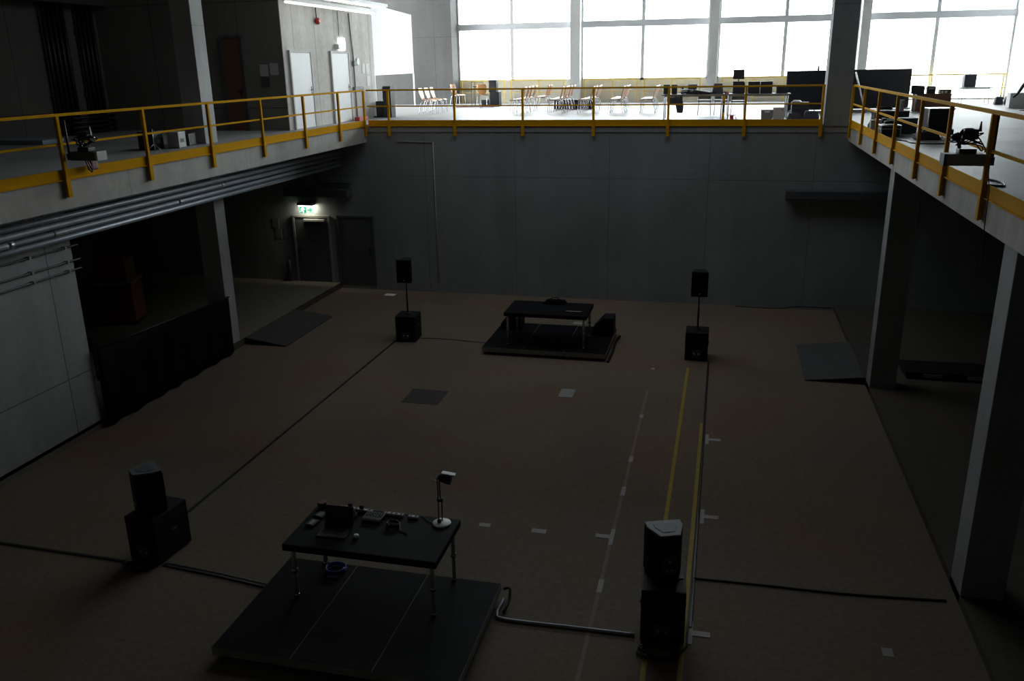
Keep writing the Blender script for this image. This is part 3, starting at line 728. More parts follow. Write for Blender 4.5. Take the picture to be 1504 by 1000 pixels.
tag(MB().box(-.17, .17, -.12, .12, 0, .012).build('paper_stack', M['greyplate'], loc=(-3.44, 21.6, 0)), 'pale sheet on the floor behind the far stage table', 'paper')

# ------------------------------------------------------------------ floor marks, cables, plates
def flat(name, lab, cat, x0, x1, y0, y1, mat, z=.002, grp=None, h=.002, rz=0):
    o = MB().box(-(x1-x0)/2, (x1-x0)/2, -(y1-y0)/2, (y1-y0)/2, 0, h).build(name, M[mat], loc=((x0+x1)/2, (y0+y1)/2, z-.002+.0005))
    o.rotation_euler = (0, 0, rz)
    return tag(o, lab, cat, grp)
flat('floor_line', 'yellow painted line on the floor, left of the cable strip', 'floor line', -.545, -.485, 5.5, 18.6, 'yellowtape', rz=math.radians(-.35))
flat('floor_line', 'yellow painted line on the floor hugging the black cable strip', 'floor line', -.145, -.085, 5.5, 15.5, 'yellowtape', rz=math.radians(-.35))
flat('floor_line', 'faint brown tape line running through the row of white marks', 'floor line', -1.275, -1.225, 5.5, 17.0, 'faint')
tp = [(-3.25, -3.08, 10.91, 11.01), (-2.44, -2.22, 10.9, 11.01)]
for k, q in enumerate(tp): flat('tape_mark', ['short white tape mark nearest the desk lamp', 'short white tape mark second right of the desk lamp'][k], 'tape mark', *q, 'greymark', grp='white tape marks on the hall floor')
for k, (y, l) in enumerate(((9.75, .3), (12.45, .3), (13.65, .22), (15.6, .15), (18.4, .1))):
    flat('tape_mark', 'white tape mark on the faint brown line, %s from the camera' % ['nearest', 'third', 'fourth', 'fifth', 'farthest'][k], 'tape mark', -1.28, -1.21, y-l/2, y+l/2, 'greymark', z=.004, grp='white tape marks on the hall floor')
def tmark(lab, x, y, flip):
    t = thing('tape_mark', lab, 'tape mark', (x, y, .0045), 0, 'white tape marks on the hall floor')
    MB().box(-.03, .03, -.22, .22, 0, .002).build('long_strip', M['greymark'], t)
    MB().box(min(.03*flip, .24*flip), max(.03*flip, .24*flip), -.05, .05, 0, .002).build('short_strip', M['greymark'], t)
tmark('T-shaped white tape mark beside the faint brown line', -1.25, 11.0, -1)
tmark('T-shaped white tape mark right of the yellow line', .02, 11.88, 1)
tmark('small T-shaped tape mark farther up, right of the cable strip', .03, 14.75, 1)
tmark('T-shaped tape mark right of the near right subwoofer', -.05, 9.0, 1)
flat('cover_plate', 'dark square steel cover plate in the hall floor', 'cover plate', -6.17, -5.38, 15.38, 16.16, 'steelplate', h=.006)
flat('cover_plate', 'pale grey square cover plate in the hall floor', 'cover plate', -3.04, -2.74, 16.30, 16.77, 'greyplate', h=.006)
flat('paper_sheet', 'white sheet lying on the floor near the far left speaker', 'paper', -9.75, -9.42, 23.45, 23.68, 'paper', h=.002)
flat('floor_stain_plate', 'small pale mark on the floor at the lower right', 'floor mark', 2.15, 2.27, 9.05, 9.2, 'greyplate')
def band(name, lab, pts, w, mat='rubber', h=.018):
    m = MB()
    for a, b in zip(pts, pts[1:]):
        A, B = Vector(a).to_2d(), Vector(b).to_2d(); d = (B-A); n = Vector((-d.y, d.x)).normalized()*w/2
        m.prism([(A.x-n.x, A.y-n.y), (B.x-n.x, B.y-n.y), (B.x+n.x, B.y+n.y), (A.x+n.x, A.y+n.y)], .0, h, top=[(A.x-n.x*.6, A.y-n.y*.6), (B.x-n.x*.6, B.y-n.y*.6), (B.x+n.x*.6, B.y+n.y*.6), (A.x+n.x*.6, A.y+n.y*.6)])
    return tag(m.build(name, M[mat]), lab, 'cable')
band('cable_strip', 'black cable strip along the floor between the two left speaker stacks', [(-7.84, 9.7), (-7.77, 19.25)], .05)
band('cable_strip', 'black cable strip along the floor between the two right speaker stacks', [(-.05, 9.1), (-.03, 19.1)], .05)
band('cable_strip', 'black cable strip across the floor at the far left edge', [(-11.4, 9.05), (-10.05, 8.97), (-7.9, 8.93)], .06)
o = band('cable_bundle', 'taped cable bundle from the left subwoofer to the near stage', [(-7.3, 8.98), (-6.4, 8.9), (-5.50, 8.78)], .10)
for dy in (-.03, .03): MB().tube([(-7.2, 8.97+dy, .02), (-6.4, 8.9+dy, .02), (-5.55, 8.79+dy, .02)], .006, 6).build('taped_edge', M['alud'], o)
pts = smooth_path([(-2.42, 9.15, .03), (-2.425, 9.05, .025), (-2.43, 8.85, .02), (-2.3, 8.76, .02), (-1.5, 8.78, .02), (-.7, 8.80, .02)])
o = cable('cable_bundle', 'foil wrapped cable bundle from the near stage to the right subwoofer', pts, .02, 'galv')
cable('stage_cable', 'looped black cable at the right corner of the near stage', smooth_path([(-2.44, 9.24, .12), (-2.36, 9.24, .14), (-2.33, 9.1, .08), (-2.34, 8.95, .05), (-2.36, 8.88, .02)]), .018)
cable('floor_cable', 'thin black cable crossing the floor to the right front column', smooth_path([(-.05, 10.17, .012), (.8, 10.2, .012), (1.9, 10.22, .012), (3.1, 10.33, .012)]), .014)
cable('floor_cable', 'black cable hugging the yellow line beside the right subwoofer', smooth_path([(-.05, 10.15, .012), (-.07, 9.6, .012), (-.08, 9.0, .012), (-.09, 8.7, .012), (-.2, 8.55, .012)]), .012)
cable('cable_coil', 'messy black cable loops at the foot of the right near subwoofer', [(-.40+p[0], 8.53+p[1], p[2]) for p in coil(.13, 5, .01, .05, .5, 11, 1.7)], .009)
cable('cable_coil', 'messy black cable loops at the foot of the left near subwoofer', [(-7.62+p[0], 8.82+p[1], p[2]) for p in coil(.09, 5, .01, .04, .5, 12, 2.2)], .009)
cable('floor_cable', 'black cable along the foot of the far wall at the right', smooth_path([(.6, 24.05, .01), (1.4, 24.0, .01), (1.9, 24.05, .01), (2.3, 24.1, .06), (3.2, 24.1, .06)]), .014)
cable('floor_cable', 'thin pale cable on the floor between the left far subwoofer and the far stage', smooth_path([(-7.2, 19.6, .01), (-6.5, 19.62, .01), (-5.9, 19.55, .01), (-5.35, 19.5, .01)]), .01, 'dgrey')
cable('stage_cable', 'black cable bundle along the right edge of the far stage', smooth_path([(-2.3, 18.6, .03), (-2.28, 19.3, .03), (-2.3, 20.2, .03), (-2.25, 20.6, .03)]), .03)
# ramps
def ramp(lab, x_low, x_high, y0, y1, h, mat):
    t = thing('wooden_ramp', lab, 'ramp', (0, 0, 0), 0, 'ramps up to the raised side floors')
    m = MB(); th = .02
    v = [(x_low, y0, 0), (x_high, y0, h), (x_high, y1, h), (x_low, y1, 0)]
    m._add(v + [(a, b, c+th) for a, b, c in v], [(0, 3, 2, 1), (4, 5, 6, 7), (0, 1, 5, 4), (1, 2, 6, 5), (2, 3, 7, 6), (3, 0, 4, 7)])
    m.build('board', M[mat], t)
    for y in (y0+.3, y1-.3):
        w = x_low+(x_high-x_low)*.25
        m = MB(); m._add([(w, y, 0), (x_high, y, 0), (x_high, y, h), (w, y, h*.25), (w, y+.05, 0), (x_high, y+.05, 0), (x_high, y+.05, h), (w, y+.05, h*.25)],
                         [(0, 1, 2, 3), (7, 6, 5, 4), (0, 4, 5, 1), (1, 5, 6, 2), (2, 6, 7, 3), (3, 7, 4, 0)])
        m.build('support', M['blackfab'], t)
ramp('low dark wooden ramp on the floor at the left gallery column', -10.3, -11.42, 18.3, 21.0, .16, 'rampbd')
ramp('low dark ramp on the floor beside the slim right column', 2.02, 3.22, 18.25, 20.75, .14, 'rampr')
# curtain under the left gallery
t = thing('black_curtain', 'low black fabric screen hung between left wall and left column', 'curtain', (WL+.12, 13.05, 0))
g = []
for i in range(60):
    y = i/59*4.60; row = []
    for j in range(8):
        z = .03+ j/7*(1.57-.19*(i/59)); row.append((.035*math.sin(y*9+.6*math.sin(y*3))*(.4+.6*(1-j/7)), y, z))
    g.append(row)
MB().sheet(g, .012).build('fabric', M['blackfab'], t)
MB().tube([(0, -.02, 1.60), (0, 4.62, 1.41)], .02, 8).build('top_tube', M['black'], t)
for y, h in ((.03, 1.6), (2.3, 1.5), (4.58, 1.42)):
    MB().tube([(-.05, y, 0), (-.05, y, h)], .018, 8).build('stand', M['black'], t)
# behind the curtain
t = thing('stacked_cabinet', 'orange-brown wooden cabinet with pale lid edge below the left gallery', 'cabinet', (-15.4, 19.1, .17), math.radians(20))
MB().box(-.7, .35, -.4, .5, .08, 1.15, .01).build('body', M['crate'], t)
MB().box(-.55, .25, -.32, .42, 1.15, 1.75, .02).build('upper_box', M['crate'], t)
MB().box(-.72, .38, -.44, .54, 1.12, 1.16, .004).build('lid', M['alud'], t)
for x in (-.6, .25): MB().box(x, x+.1, -.4, .5, 0, .08).build('skid', M['black'], t)
for z in (.45, .8):
    d_ = MB().box(-.65, .3, -.42, -.40, z-.15, z+.15).build('drawer', M['crate'], t)
    MB().box(-.2, -.1, -.44, -.42, z-.01, z+.02).build('handle', M['alu'], d_)
t = thing('tripod_stand', 'thin black stand on the dark floor just beyond the left wall end', 'stand', (-12.5, 14.3, .17))
MB().tube([(0, 0, .25), (0, 0, 1.15)], .02, 8).build('pole', M['black'], t)
for k in range(3):
    a = k*2*PI/3; MB().tube([(0, 0, .4), (.32*math.cos(a), .32*math.sin(a), .01)], .012, 6).build('leg', M['black'], t)
MB().box(-.08, .08, -.08, .08, .9, 1.2, .01).build('head', M['black'], t)
# low stack in the dark at the right
t = thing('panel_stack', 'low dark pallet with pale end boards in the gloom behind the right ramp', 'pallet', (4.9, 18.45, .12))
MB().box(-.85, .85, 0, .8, .06, .16, .01).build('boards', M['black'], t)
for x in (-.8, 0, .72): MB().box(x, x+.08, 0, .8, 0, .06).build('runner', M['black'], t)
for x in (-.5, .35): MB().box(x, x+.38, -.012, 0, .05, .13).build('end_board', M['greyplate'], t)

# ------------------------------------------------------------------ left gallery things
def clamp_rig(lab, loc, s, L, dark):
    # tray reaching from the rail out over the pit; s = +1 reaches to +x
    t = thing('projector_bracket', lab, 'bracket', loc, 0, 'device trays clamped to the railings')
    MB().box(min(0, s*L), max(0, s*L), -.11, .11, 0, .14, .008).build('tray', M[dark], t)
    MB().box(s*L-.035 if s > 0 else s*L-.004, s*L+.004 if s > 0 else s*L+.03, -.114, .112, .0, .142, .004).build('end_cap', M['lgrey' if s > 0 else 'dgrey'], t)
    m = MB().tube([(-s*.1, 0, .05), (-s*.1, 0, .62)], .018, 8); m.box(-.12 if s > 0 else .02, -.02 if s > 0 else .12, -.04, .04, .0, .1); m.build('clamp', M['black'], t)
    return t
def ptz(lab, loc, s, seed, bright=False):
    t = thing('camera_rig', lab, 'camera', loc, 0, 'camera rigs on the railing trays')
    MB().box(-.10, .10, -.08, .08, 0.002, .06, .01).build('base_plate', M['black'], t)
    m = MB().tube(smooth_path([(-.08, 0, .06), (-.1, 0, .18), (-.06, 0, .27), (.06, 0, .27), (.1, 0, .18)]), .022, 8); m.build('yoke', M['black'], t)
    MB().box(-.07, .10, -.07, .07, .17, .29, .02).build('camera_body', M['black'], t)
    MB().lathe([(.04, 0), (.045, .07), (.038, .09)], n=16, mt=Matrix.Translation((s*.1, 0, .22)) @ Matrix.Rotation(s*PI/2+(.5*s), 4, 'Y')).build('lens', M['chrome' if bright else 'black'], t)
    MB().prism([(.10, -.02), (.14, -.02), (.14, .02), (.10, .02)], .26, .38, .004, top=[(.115, -.01), (.13, -.01), (.13, .01), (.115, .01)]).build('antenna', M['black'], t)
    r = random.Random(seed)
    pts = smooth_path([(r.uniform(-.2, .2), r.uniform(-.08, .08), r.uniform(.02, .25)) for _ in range(22)], 5)
    MB().tube(pts, .008, 6).build('cable_tangle', M['black'], t)
    return t
clamp_rig('grey tray clamped to the left railing, reaching out over the hall', (-10.05, 11.85, 5.27), 1, .5, 'dgrey')
ptz('dark camera rig with shiny lens on the left railing tray', (-9.82, 11.85, 5.41), 1, 21, True)
clamp_rig('dark grey tray clamped to the right railing, reaching out over the hall', (3.10, 11.62, 5.34), -1, .46, 'grey')
ptz('black camera rig tangled with cables on the right railing tray', (2.90, 11.62, 5.48), -1, 22)
cable('hanging_cable', 'black cable loop hanging at the left railing post', smooth_path([(-10.0, 12.02, 5.5), (-10.02, 12.05, 5.3), (-9.98, 12.1, 5.1), (-10.05, 12.15, 5.06), (-10.1, 12.1, 5.3)]), .012)
t = thing('gear_bag', 'small dark bag hanging on the left railing post', 'bag', (-10.12, 12.3, 5.06))
MB().box(-.05, .05, -.08, .08, 0, .22, .03).build('body', M['maroon'], t); MB().tube(smooth_path([(0, -.05, .2), (0, 0, .4), (0, .05, .2)]), .008, 6).build('strap', M['black'], t)
cable('hanging_cable', 'thin cable hanging down the right railing beside the camera rig', smooth_path([(3.09, 11.3, 5.5), (3.07, 11.2, 5.3), (3.09, 11.15, 5.1), (3.08, 11.1, 4.9), (3.1, 11.1, 4.4), (3.12, 11.1, 4.0)]), .006)
GZ = ZG+.004
tag(MB().box(-.75, .75, -.35, .35, 0.002, .1, .01).build('packed_sheet', M['paleblue'], loc=(-16.2, 17.6, GZ)), 'pale blue flat pack lying on the left gallery floor', 'pack')
def flight(name, lab, loc, rz, W, D, H, body='black', edge='alu', lid=None, cat='flight case', grp=None):
    t = thing(name, lab, cat, loc, rz, grp)
    MB().box(-W/2, W/2, -D/2, D/2, .012, H, .008).build('body', M[body], t)
    e = MB(); q = .016
    for x in (-W/2, W/2-q):
        for y in (-D/2, D/2-q): e.box(x-.003, x+q+.003, y-.003, y+q+.003, .0, H+.002)
    for z in (H-q, H*.66):
        e.box(-W/2-.003, W/2+.003, -D/2-.004, -D/2+q, z, z+q+.003); e.box(-W/2-.003, W/2+.003, D/2-q, D/2+.004, z, z+q+.003)
        e.box(-W/2-.004, -W/2+q, -D/2, D/2, z, z+q+.003); e.box(W/2-q, W/2+.004, -D/2, D/2, z, z+q+.003)
    e.build('edging', M[edge], t)
    h = MB()
    for s in (-1, 1): h.box(s*W/2-.006, s*W/2+.006, -.07, .07, H*.35, H*.35+.08, .003)
    h.build('handle', M['dgrey'], t)
    if lid: MB().box(-W/2-.01, W/2+.01, -D/2-.01, D/2+.01, H+.003, H+.02, .004).build('lid', M[lid], t)
    return t
flight('equipment_case', 'dark case on the left gallery floor, left of the pale box', (-11.9, 16.35, GZ), .1, .34, .4, .38, 'black', 'dgrey', grp='cases on the left gallery')
flight('equipment_case', 'pale grey box on the left gallery floor near the column', (-11.55, 16.75, GZ), .1, .26, .3, .34, 'lgrey', 'lgrey', grp='cases on the left gallery')
flight('equipment_case', 'low dark case between the pale box and the left column', (-11.75, 17.3, GZ), .1, .42, .3, .26, 'black', 'dgrey', grp='cases on the left gallery')
t = thing('mic_stand', 'thin tripod stand behind the left railing beside the dark case', 'stand', (-11.62, 16.05, GZ))
MB().tube([(0, 0, .1), (0, 0, .45)], .008, 6).build('pole', M['alu'], t)
for k in range(3): MB().tube([(0, 0, .14), (.16*math.cos(k*2.1), .16*math.sin(k*2.1), .008)], .007, 6).build('leg', M['alu'], t)

# ------------------------------------------------------------------ far gallery: chairs
def make_chair(lab, shell, grp):
    t = thing('shell_chair', lab, 'chair', (0, 0, 0), 0, grp)
    g = []
    for i in range(9):
        u = i/8; row = []
        x = -.19+.43*u; w = .20-.02*abs(u-.5)
        for j in range(7):
            v = j/6*2-1
            z = .45+.012*v*v + (.03*(1-u)**3) - .035*max(0, u-.75)**2*16 + .02*u
            row.append((x, v*w, z))
        g.append(row)
    MB().sheet(g, .011).build('seat', M['white' if shell is None else shell], t)
    g = []
    for i in range(8):
        u = i/7; row = []
        for j in range(7):
            v = j/6*2-1; w = .12+.09*math.sin(min(1, u*1.6)*PI/2)-.035*max(0, u-.75)*4
            row.append((-.205-.03*math.sin(u*PI)*.4-.12*u+.03*v*v, v*w, .485+.40*u))
        g.append(row)
    MB().sheet(g, .011).build('backrest', M[shell], t)
    for s in (-1, 1):
        MB().tube(smooth_path([(.12, s*.16, .435), (.19, s*.19, .40), (.22, s*.21, 0.002)], 4), .011, 8).build('leg', M['chrome'], t)
        MB().tube(smooth_path([(-.1, s*.16, .435), (-.2, s*.19, .40), (-.28, s*.21, 0.002)], 4), .011, 8).build('leg', M['chrome'], t)
    f = MB(); f.tube([(.12, -.16, .435), (-.1, -.16, .435)], .010, 6); f.tube([(.12, .16, .435), (-.1, .16, .435)], .010, 6); f.tube([(.05, -.16, .435), (.05, .16, .435)], .010, 6)
    f.build('seat_frame', M['chrome'], t)
    return t
birch0 = make_chair('', 'birch', 'shell chairs on the far gallery'); orange0 = make_chair('', 'orangewood', 'shell chairs on the far gallery')
used = {'b': False, 'o': False}
def chair(kind, x, y, rz, lab):
    o = birch0 if kind == 'b' else orange0
    if not used[kind]:
        used[kind] = True; o.location = (x, y, ZG); o.rotation_euler = (0, 0, rz); o['label'] = lab; return o
    return copy_tree(o, (x, y, ZG), rz, lab)
nth = ['nearest', 'second nearest', 'third nearest', 'fourth nearest', 'fifth nearest']
rows = [('b', -10.12, 29.55, 3, .62, 0, 'pale shell chair facing right near the screen leg, %s of its row'),
        ('b', -6.93, 29.65, 4, .56, PI, 'pale shell chair, %s of the leftmost of the rows facing left'),
        ('o', -6.62, 32.1, 2, .56, PI, 'orange shell chair standing behind the leftmost facing row, %s'),
        ('b', -5.62, 29.6, 5, .56, PI, 'shell chair above the low black cases, %s of its row'),
        ('b', -4.55, 29.5, 4, .56, PI, 'shell chair in the row just left of the railing post, %s'),
        ('b', -3.55, 29.45, 4, .56, PI, 'shell chair in the second row from the tables, %s'),
        ('b', -2.48, 29.4, 3, .56, PI, 'shell chair in the row closest to the equipment tables, %s')]
for kind, x, y, n, dy, rz, lab in rows:
    for k in range(n): chair(kind, x + random.uniform(-.02, .02), y+k*dy, rz + random.uniform(-.04, .04), lab % nth[k])
chair('o', -10.7, 35.0, math.radians(-20), 'orange shell chair by the window left of the slim stand')
chair('o', -9.62, 35.0, math.radians(90), 'orange shell chair seen from behind, by the small black speakers')
for k, (x, y) in enumerate(((-5.95, 32.6), (-5.45, 32.6), (-4.95, 32.6))):
    flight('low_case', 'low black case on the floor behind the chair row, %s of three' % ord3[k], (x, y, ZG), 0, .46, .5, .34, 'black', 'dgrey', grp='low black cases behind the chairs')
# far left speakers
t = thing('speaker_stack', 'tall black column loudspeaker at the left end of the far railing', 'speaker', (-10.9, 27.75, ZG))
MB().box(-.14, .14, -.2, .2, .0, 1.0, .015).build('cabinet', M['galblack'], t); MB().box(-.12, .12, -.215, -.2, .05, .95, .004).build('grille', M['galblack'], t); MB().box(-.05, .05, .2, .21, .2, .5).build('connector_panel', M['dgrey'], t)
t = thing('floor_speaker', 'low black loudspeaker left of the column loudspeaker', 'speaker', (-11.2, 27.9, ZG))
MB().box(-.16, .15, -.2, .2, .0, .52, .015).build('cabinet', M['galblack'], t); MB().box(-.13, .12, -.215, -.2, .05, .48, .004).build('grille', M['galblack'], t)
cable('floor_cable', 'heap of dark cable on the floor left of the low loudspeaker', [(-11.30+p[0]*.8, 27.55+p[1]*.6, ZG+p[2]) for p in coil(.10, 3, .012, .03, .4, 31)], .012)
t = thing('floor_speaker', 'wide lower black speaker by the window left of the first fin', 'speaker', (-9.30, 35.72, ZG))
MB().box(-.2, .2, -.2, .2, 0, .55, .015).build('cabinet', M['galblack'], t); MB().box(-.17, .17, -.215, -.2, .05, .5, .004).build('grille', M['galblack'], t)
t = thing('loudspeaker', 'narrow black speaker stacked on the wide one by the window', 'speaker', (-9.38, 35.72, ZG+.55))
MB().box(-.16, .16, -.17, .17, 0, .47, .015).build('cabinet', M['galblack'], t); MB().box(-.13, .13, -.185, -.17, .04, .43, .004).build('grille', M['galblack'], t)
t = thing('music_stand', 'slim dark stand with flat tray by the window behind the orange chairs', 'stand', (-10.1, 35.6, ZG))
for x in (-.2, -.05, .12): MB().tube([(x, 0, 0), (x, 0, .75 if x > 0 else .98)], .014, 6).build('leg', M['dgrey'], t)
MB().box(-.1, .3, -.12, .12, .75, .79, .005).build('tray', M['dgrey'], t)
m = MB().tube([(-.2, 0, .95), (.3, 0, .95), (.3, 0, .78)], .01, 6); m.build('rod', M['dgrey'], t)
cable('floor_cable', 'dark and pink cables scattered on the floor between the orange chairs', smooth_path([(-10.6+1.9*random.random(), 34.2+.9*random.random(), ZG+.012) for _ in range(24)], 5), .014, 'maroon')
flight('low_case', 'small black case on the floor under the orange chair by the speakers', (-9.68, 35.55, ZG), 0, .3, .26, .24, 'galblack', 'dgrey', grp='low black cases behind the chairs')

# ------------------------------------------------------------------ far gallery: equipment tables
TZ = 5.70
def table(lab, x0, x1, y0, y1, zt, legmat='alu', topmat='grey', grp='folding tables on the galleries', r=.016):
    t = thing('folding_table', lab, 'table', ((x0+x1)/2, (y0+y1)/2, ZG), 0, grp)
    W, D, H = x1-x0, y1-y0, zt-ZG
    MB().box(-W/2, W/2, -D/2, D/2, H-.03, H, .006).build('table_top', M[topmat], t)
    for x in (-W/2+.08, W/2-.08):
        for y in (-D/2+.06, D/2-.06): MB().cyl((x, y, 0), (x, y, H-.02), r, n=8).build('leg', M[legmat], t)
    f = MB(); f.box(-W/2+.08, W/2-.08, -D/2+.05, -D/2+.07, H-.07, H-.03); f.box(-W/2+.08, W/2-.08, D/2-.07, D/2-.05, H-.07, H-.03); f.build('apron', M[legmat], t)
    return t
table('grey folding table full of gear behind the far railing, left one', -1.82, -.02, 26.35, 27.1, TZ)
table('grey folding table with black speakers behind the far railing, right one', .02, 1.82, 26.35, 27.1, TZ)
def blackbox(name, lab, x, y, z, W, D, H, cat='speaker', grp=None, badge=False, mat='galblack'):
    t = thing(name, lab, cat, (x, y, z), 0, grp)
    MB().box(-W/2, W/2, -D/2, D/2, .001, H, .01).build('cabinet', M[mat], t)
    MB().box(-W/2+.015, W/2-.015, -D/2-.01, -D/2+.002, .02, H-.02, .003).build('grille', M['galblack'], t)
    if badge: MB().box(-.03, .03, -D/2-.014, -D/2-.01, .03, .05).build('badge', M['alu'], t)
    return t
blackbox('monitor_speaker', 'black speaker at the left end of the gear tables, beside the lamp', -1.70, 26.75, TZ, .18, .22, .27, grp='black boxes on the gear tables')
blackbox('monitor_speaker', 'second black speaker from the left end of the gear tables', -1.47, 26.75, TZ, .16, .22, .27, grp='black boxes on the gear tables')
blackbox('monitor_speaker', 'square black box below the small display on the gear tables', .37, 26.75, TZ, .34, .3, .31, grp='black boxes on the gear tables')
blackbox('monitor_speaker', 'left one of the twin black boxes on the gear tables', .79, 26.75, TZ, .33, .3, .33, grp='black boxes on the gear tables')
blackbox('monitor_speaker', 'right one of the twin black boxes on the gear tables', 1.14, 26.75, TZ, .33, .3, .33, grp='black boxes on the gear tables')
blackbox('monitor_speaker', 'dark box at the right end of the gear tables', 1.58, 26.75, TZ, .32, .26, .22, grp='black boxes on the gear tables', mat='dgrey')
t = thing('display_monitor', 'small black display on a foot, on top of the square black box', 'monitor', (.35, 26.72, TZ+.31))
MB().box(-.16, .16, -.02, .02, .09, .36, .006).build('screen', M['galblack'], t)
MB().box(-.015, .015, -.015, .015, .02, .12).build('stem', M['galblack'], t); MB().box(-.16, .16, -.07, .07, .001, .03, .01).build('foot', M['galblack'], t)
k = MB()
for x in (-.14, .14): k.box(x-.012, x+.012, -.023, -.019, .25, .275)
k.build('corner_clip', M['white'], t)
t = thing('video_projector', 'silver grey projector with lens on the gear tables', 'projector', (-1.10, 26.7, TZ))
MB().box(-.17, .17, -.14, .14, .02, .13, .02).build('body', M['lgrey'], t)
MB().lathe([(.045, 0), (.05, .05), (.042, .06)], n=14, mt=Matrix.Translation((.05, -.14, .075)) @ Matrix.Rotation(PI/2, 4, 'X')).build('lens', M['galblack'], t)
for x in (-.13, .13): MB().cyl((x, 0, 0.001), (x, 0, .03), .015, n=8).build('foot', M['galblack'], t)
t = thing('work_lamp', 'small bright work lamp at the left end of the gear tables', 'lamp', (-1.28, 26.95, TZ))
MB().lathe([(.05, .001), (.05, .015)], n=14).build('base', M['white'], t); MB().tube([(0, 0, .01), (0, 0, .2)], .008, 6).build('stem', M['alu'], t)
MB().lathe([(.03, 0), (.055, .05), (.06, .07)], n=14, mt=Matrix.Translation((0, 0, .19)) @ Matrix.Rotation(1.9, 4, 'Y')).build('lamp_shade', M['galblack'], t)
t = thing('mixing_desk', 'dark mixing desk with pale edge in the middle of the gear tables', 'mixer', (-.66, 26.68, TZ))
MB().prism([(-.24, 0), (.24, 0), (.24, .05), (-.24, .12)], -.2, .2, .006, Matrix.Rotation(PI/2, 4, 'X') @ Matrix.Rotation(0, 4, 'Z')).build('body', M['dgrey'], t)
k = MB()
for i in range(8):
    for j in range(3): k.lathe([(.01, 0), (.008, .02)], (-.2+i*.055, -.1+j*.09, .115-(i*.055)*.135+.0), 6)
k.build('knob', M['white'], t)
t = thing('open_case', 'open grey case with pale lid edge, left of the middle fin', 'case', (-.22, 26.78, TZ))
MB().prism([(-.17, -.15), (.17, -.15), (.17, .15), (-.17, .15)], .001, .27, .01, top=[(-.12, -.1), (.12, -.1), (.12, .1), (-.12, .1)]).build('body', M['dgrey'], t)
MB().box(-.13, .13, -.11, .11, .27, .30, .006).build('lid', M['lgrey'], t)
t = thing('small_case', 'small dark case with pale top on the gear tables', 'case', (-.96, 27.0, TZ))
MB().box(-.13, .13, -.1, .1, .001, .24, .01).build('body', M['dgrey'], t); MB().box(-.14, .14, -.11, .11, .24, .275, .006).build('lid', M['lgrey'], t)
tag(MB().box(-.05, .05, -.03, .03, .001, .05, .005).build('gaffer_roll', M['red'], loc=(.05, 26.55, TZ)), 'small red box on the gear tables beside the square black box', 'box')
cable('cable_tangle', 'tangle of dark cables lying on the left gear table', smooth_path([(-1.3+1.1*random.random(), 26.37+.08*random.random(), TZ+.012+.05*random.random()) for _ in range(22)], 5), .010)
t = thing('draped_jacket', 'dark jacket hanging below the left end of the gear tables', 'jacket', (-1.4, 26.33, ZG+.18))
g = [[(-.2+.4*j/8+.02*math.sin(i), -.03+.02*math.sin(j*1.7), (.44 if j < 4 else .46) * i/5 + (.22*(1-i/5) if j < 5 else 0)) for j in range(9)] for i in range(6)]
MB().sheet(g, .03).build('cloth', M['galblack'], t)
MB().box(-.04, .06, -.02, .03, .3, .36, .01).build('pocket', M['dgrey'], t)
def folding(lab, x, y, rz):
    t = thing('office_chair', lab, 'chair', (x, y, ZG), rz, 'dark chairs under the gear tables')
    MB().box(-.2, .2, -.2, .2, .42, .46, .012).build('seat', M['galblack'], t)
    MB().box(-.19, .19, .17, .2, .5, .72, .01).build('backrest', M['dgrey'], t)
    for sx in (-1, 1):
        for sy in (-1, 1): MB().tube([(sx*.17, sy*.17, .43), (sx*.2, sy*.21, 0.002)], .010, 6).build('leg', M['alu'], t)
        MB().tube([(sx*.17, .18, .43), (sx*.17, .19, .6)], .010, 6).build('upright', M['alu'], t)
folding('dark chair behind the gear tables, left of the yellow-banded post', -.62, 28.3, PI)
folding('dark chair behind the gear tables, second from the left', -.12, 28.3, PI)
folding('dark chair behind the square black box on the tables', .38, 27.7, PI)
t = thing('reel_stand', 'small red cable reel on the floor behind the far railing', 'cable reel', (.21, 25.7, ZG))
MB().lathe([(.06, .01), (.07, .02), (.05, .03), (.05, .12), (.07, .13), (.06, .14)], n=16).build('drum', M['red'], t)
f = MB().tube([(-.13, 0, 0.01), (-.09, 0, .15), (.09, 0, .15), (.13, 0, .01)], .010, 6); f.build('frame', M['galblack'], t)
t = thing('banded_post', 'slim post with yellow and black bands between the gear tables', 'post', (-.03, 26.25, ZG))
MB().box(-.035, .035, -.035, .035, 0, .2).build('lower_band', M['yellow'], t); MB().box(-.034, .034, -.034, .034, .2, .5).build('dark_band', M['dgrey'], t); MB().box(-.035, .035, -.035, .035, .5, .66).build('upper_band', M['yellow'], t)
t = thing('storage_crate', 'mid grey plastic crate with hand hole below the right gear table', 'crate', (1.18, 26.1, ZG))
MB().prism([(-.15, -.12), (.15, -.12), (.15, .12), (-.15, .12)], 0.002, .27, .01, top=[(-.165, -.13), (.165, -.13), (.165, .13), (-.165, .13)]).build('body', M['grey'], t)
MB().box(-.07, .07, -.137, -.125, .2, .235, .004).build('hand_hole', M['white'], t)
t = thing('storage_box', 'light grey box with red sticker right of the grey crate', 'box', (1.50, 26.1, ZG))
MB().box(-.155, .155, -.15, .15, 0.002, .33, .01).build('body', M['lgrey'], t); MB().box(.06, .11, -.153, -.149, .26, .285).build('sticker', M['red'], t)
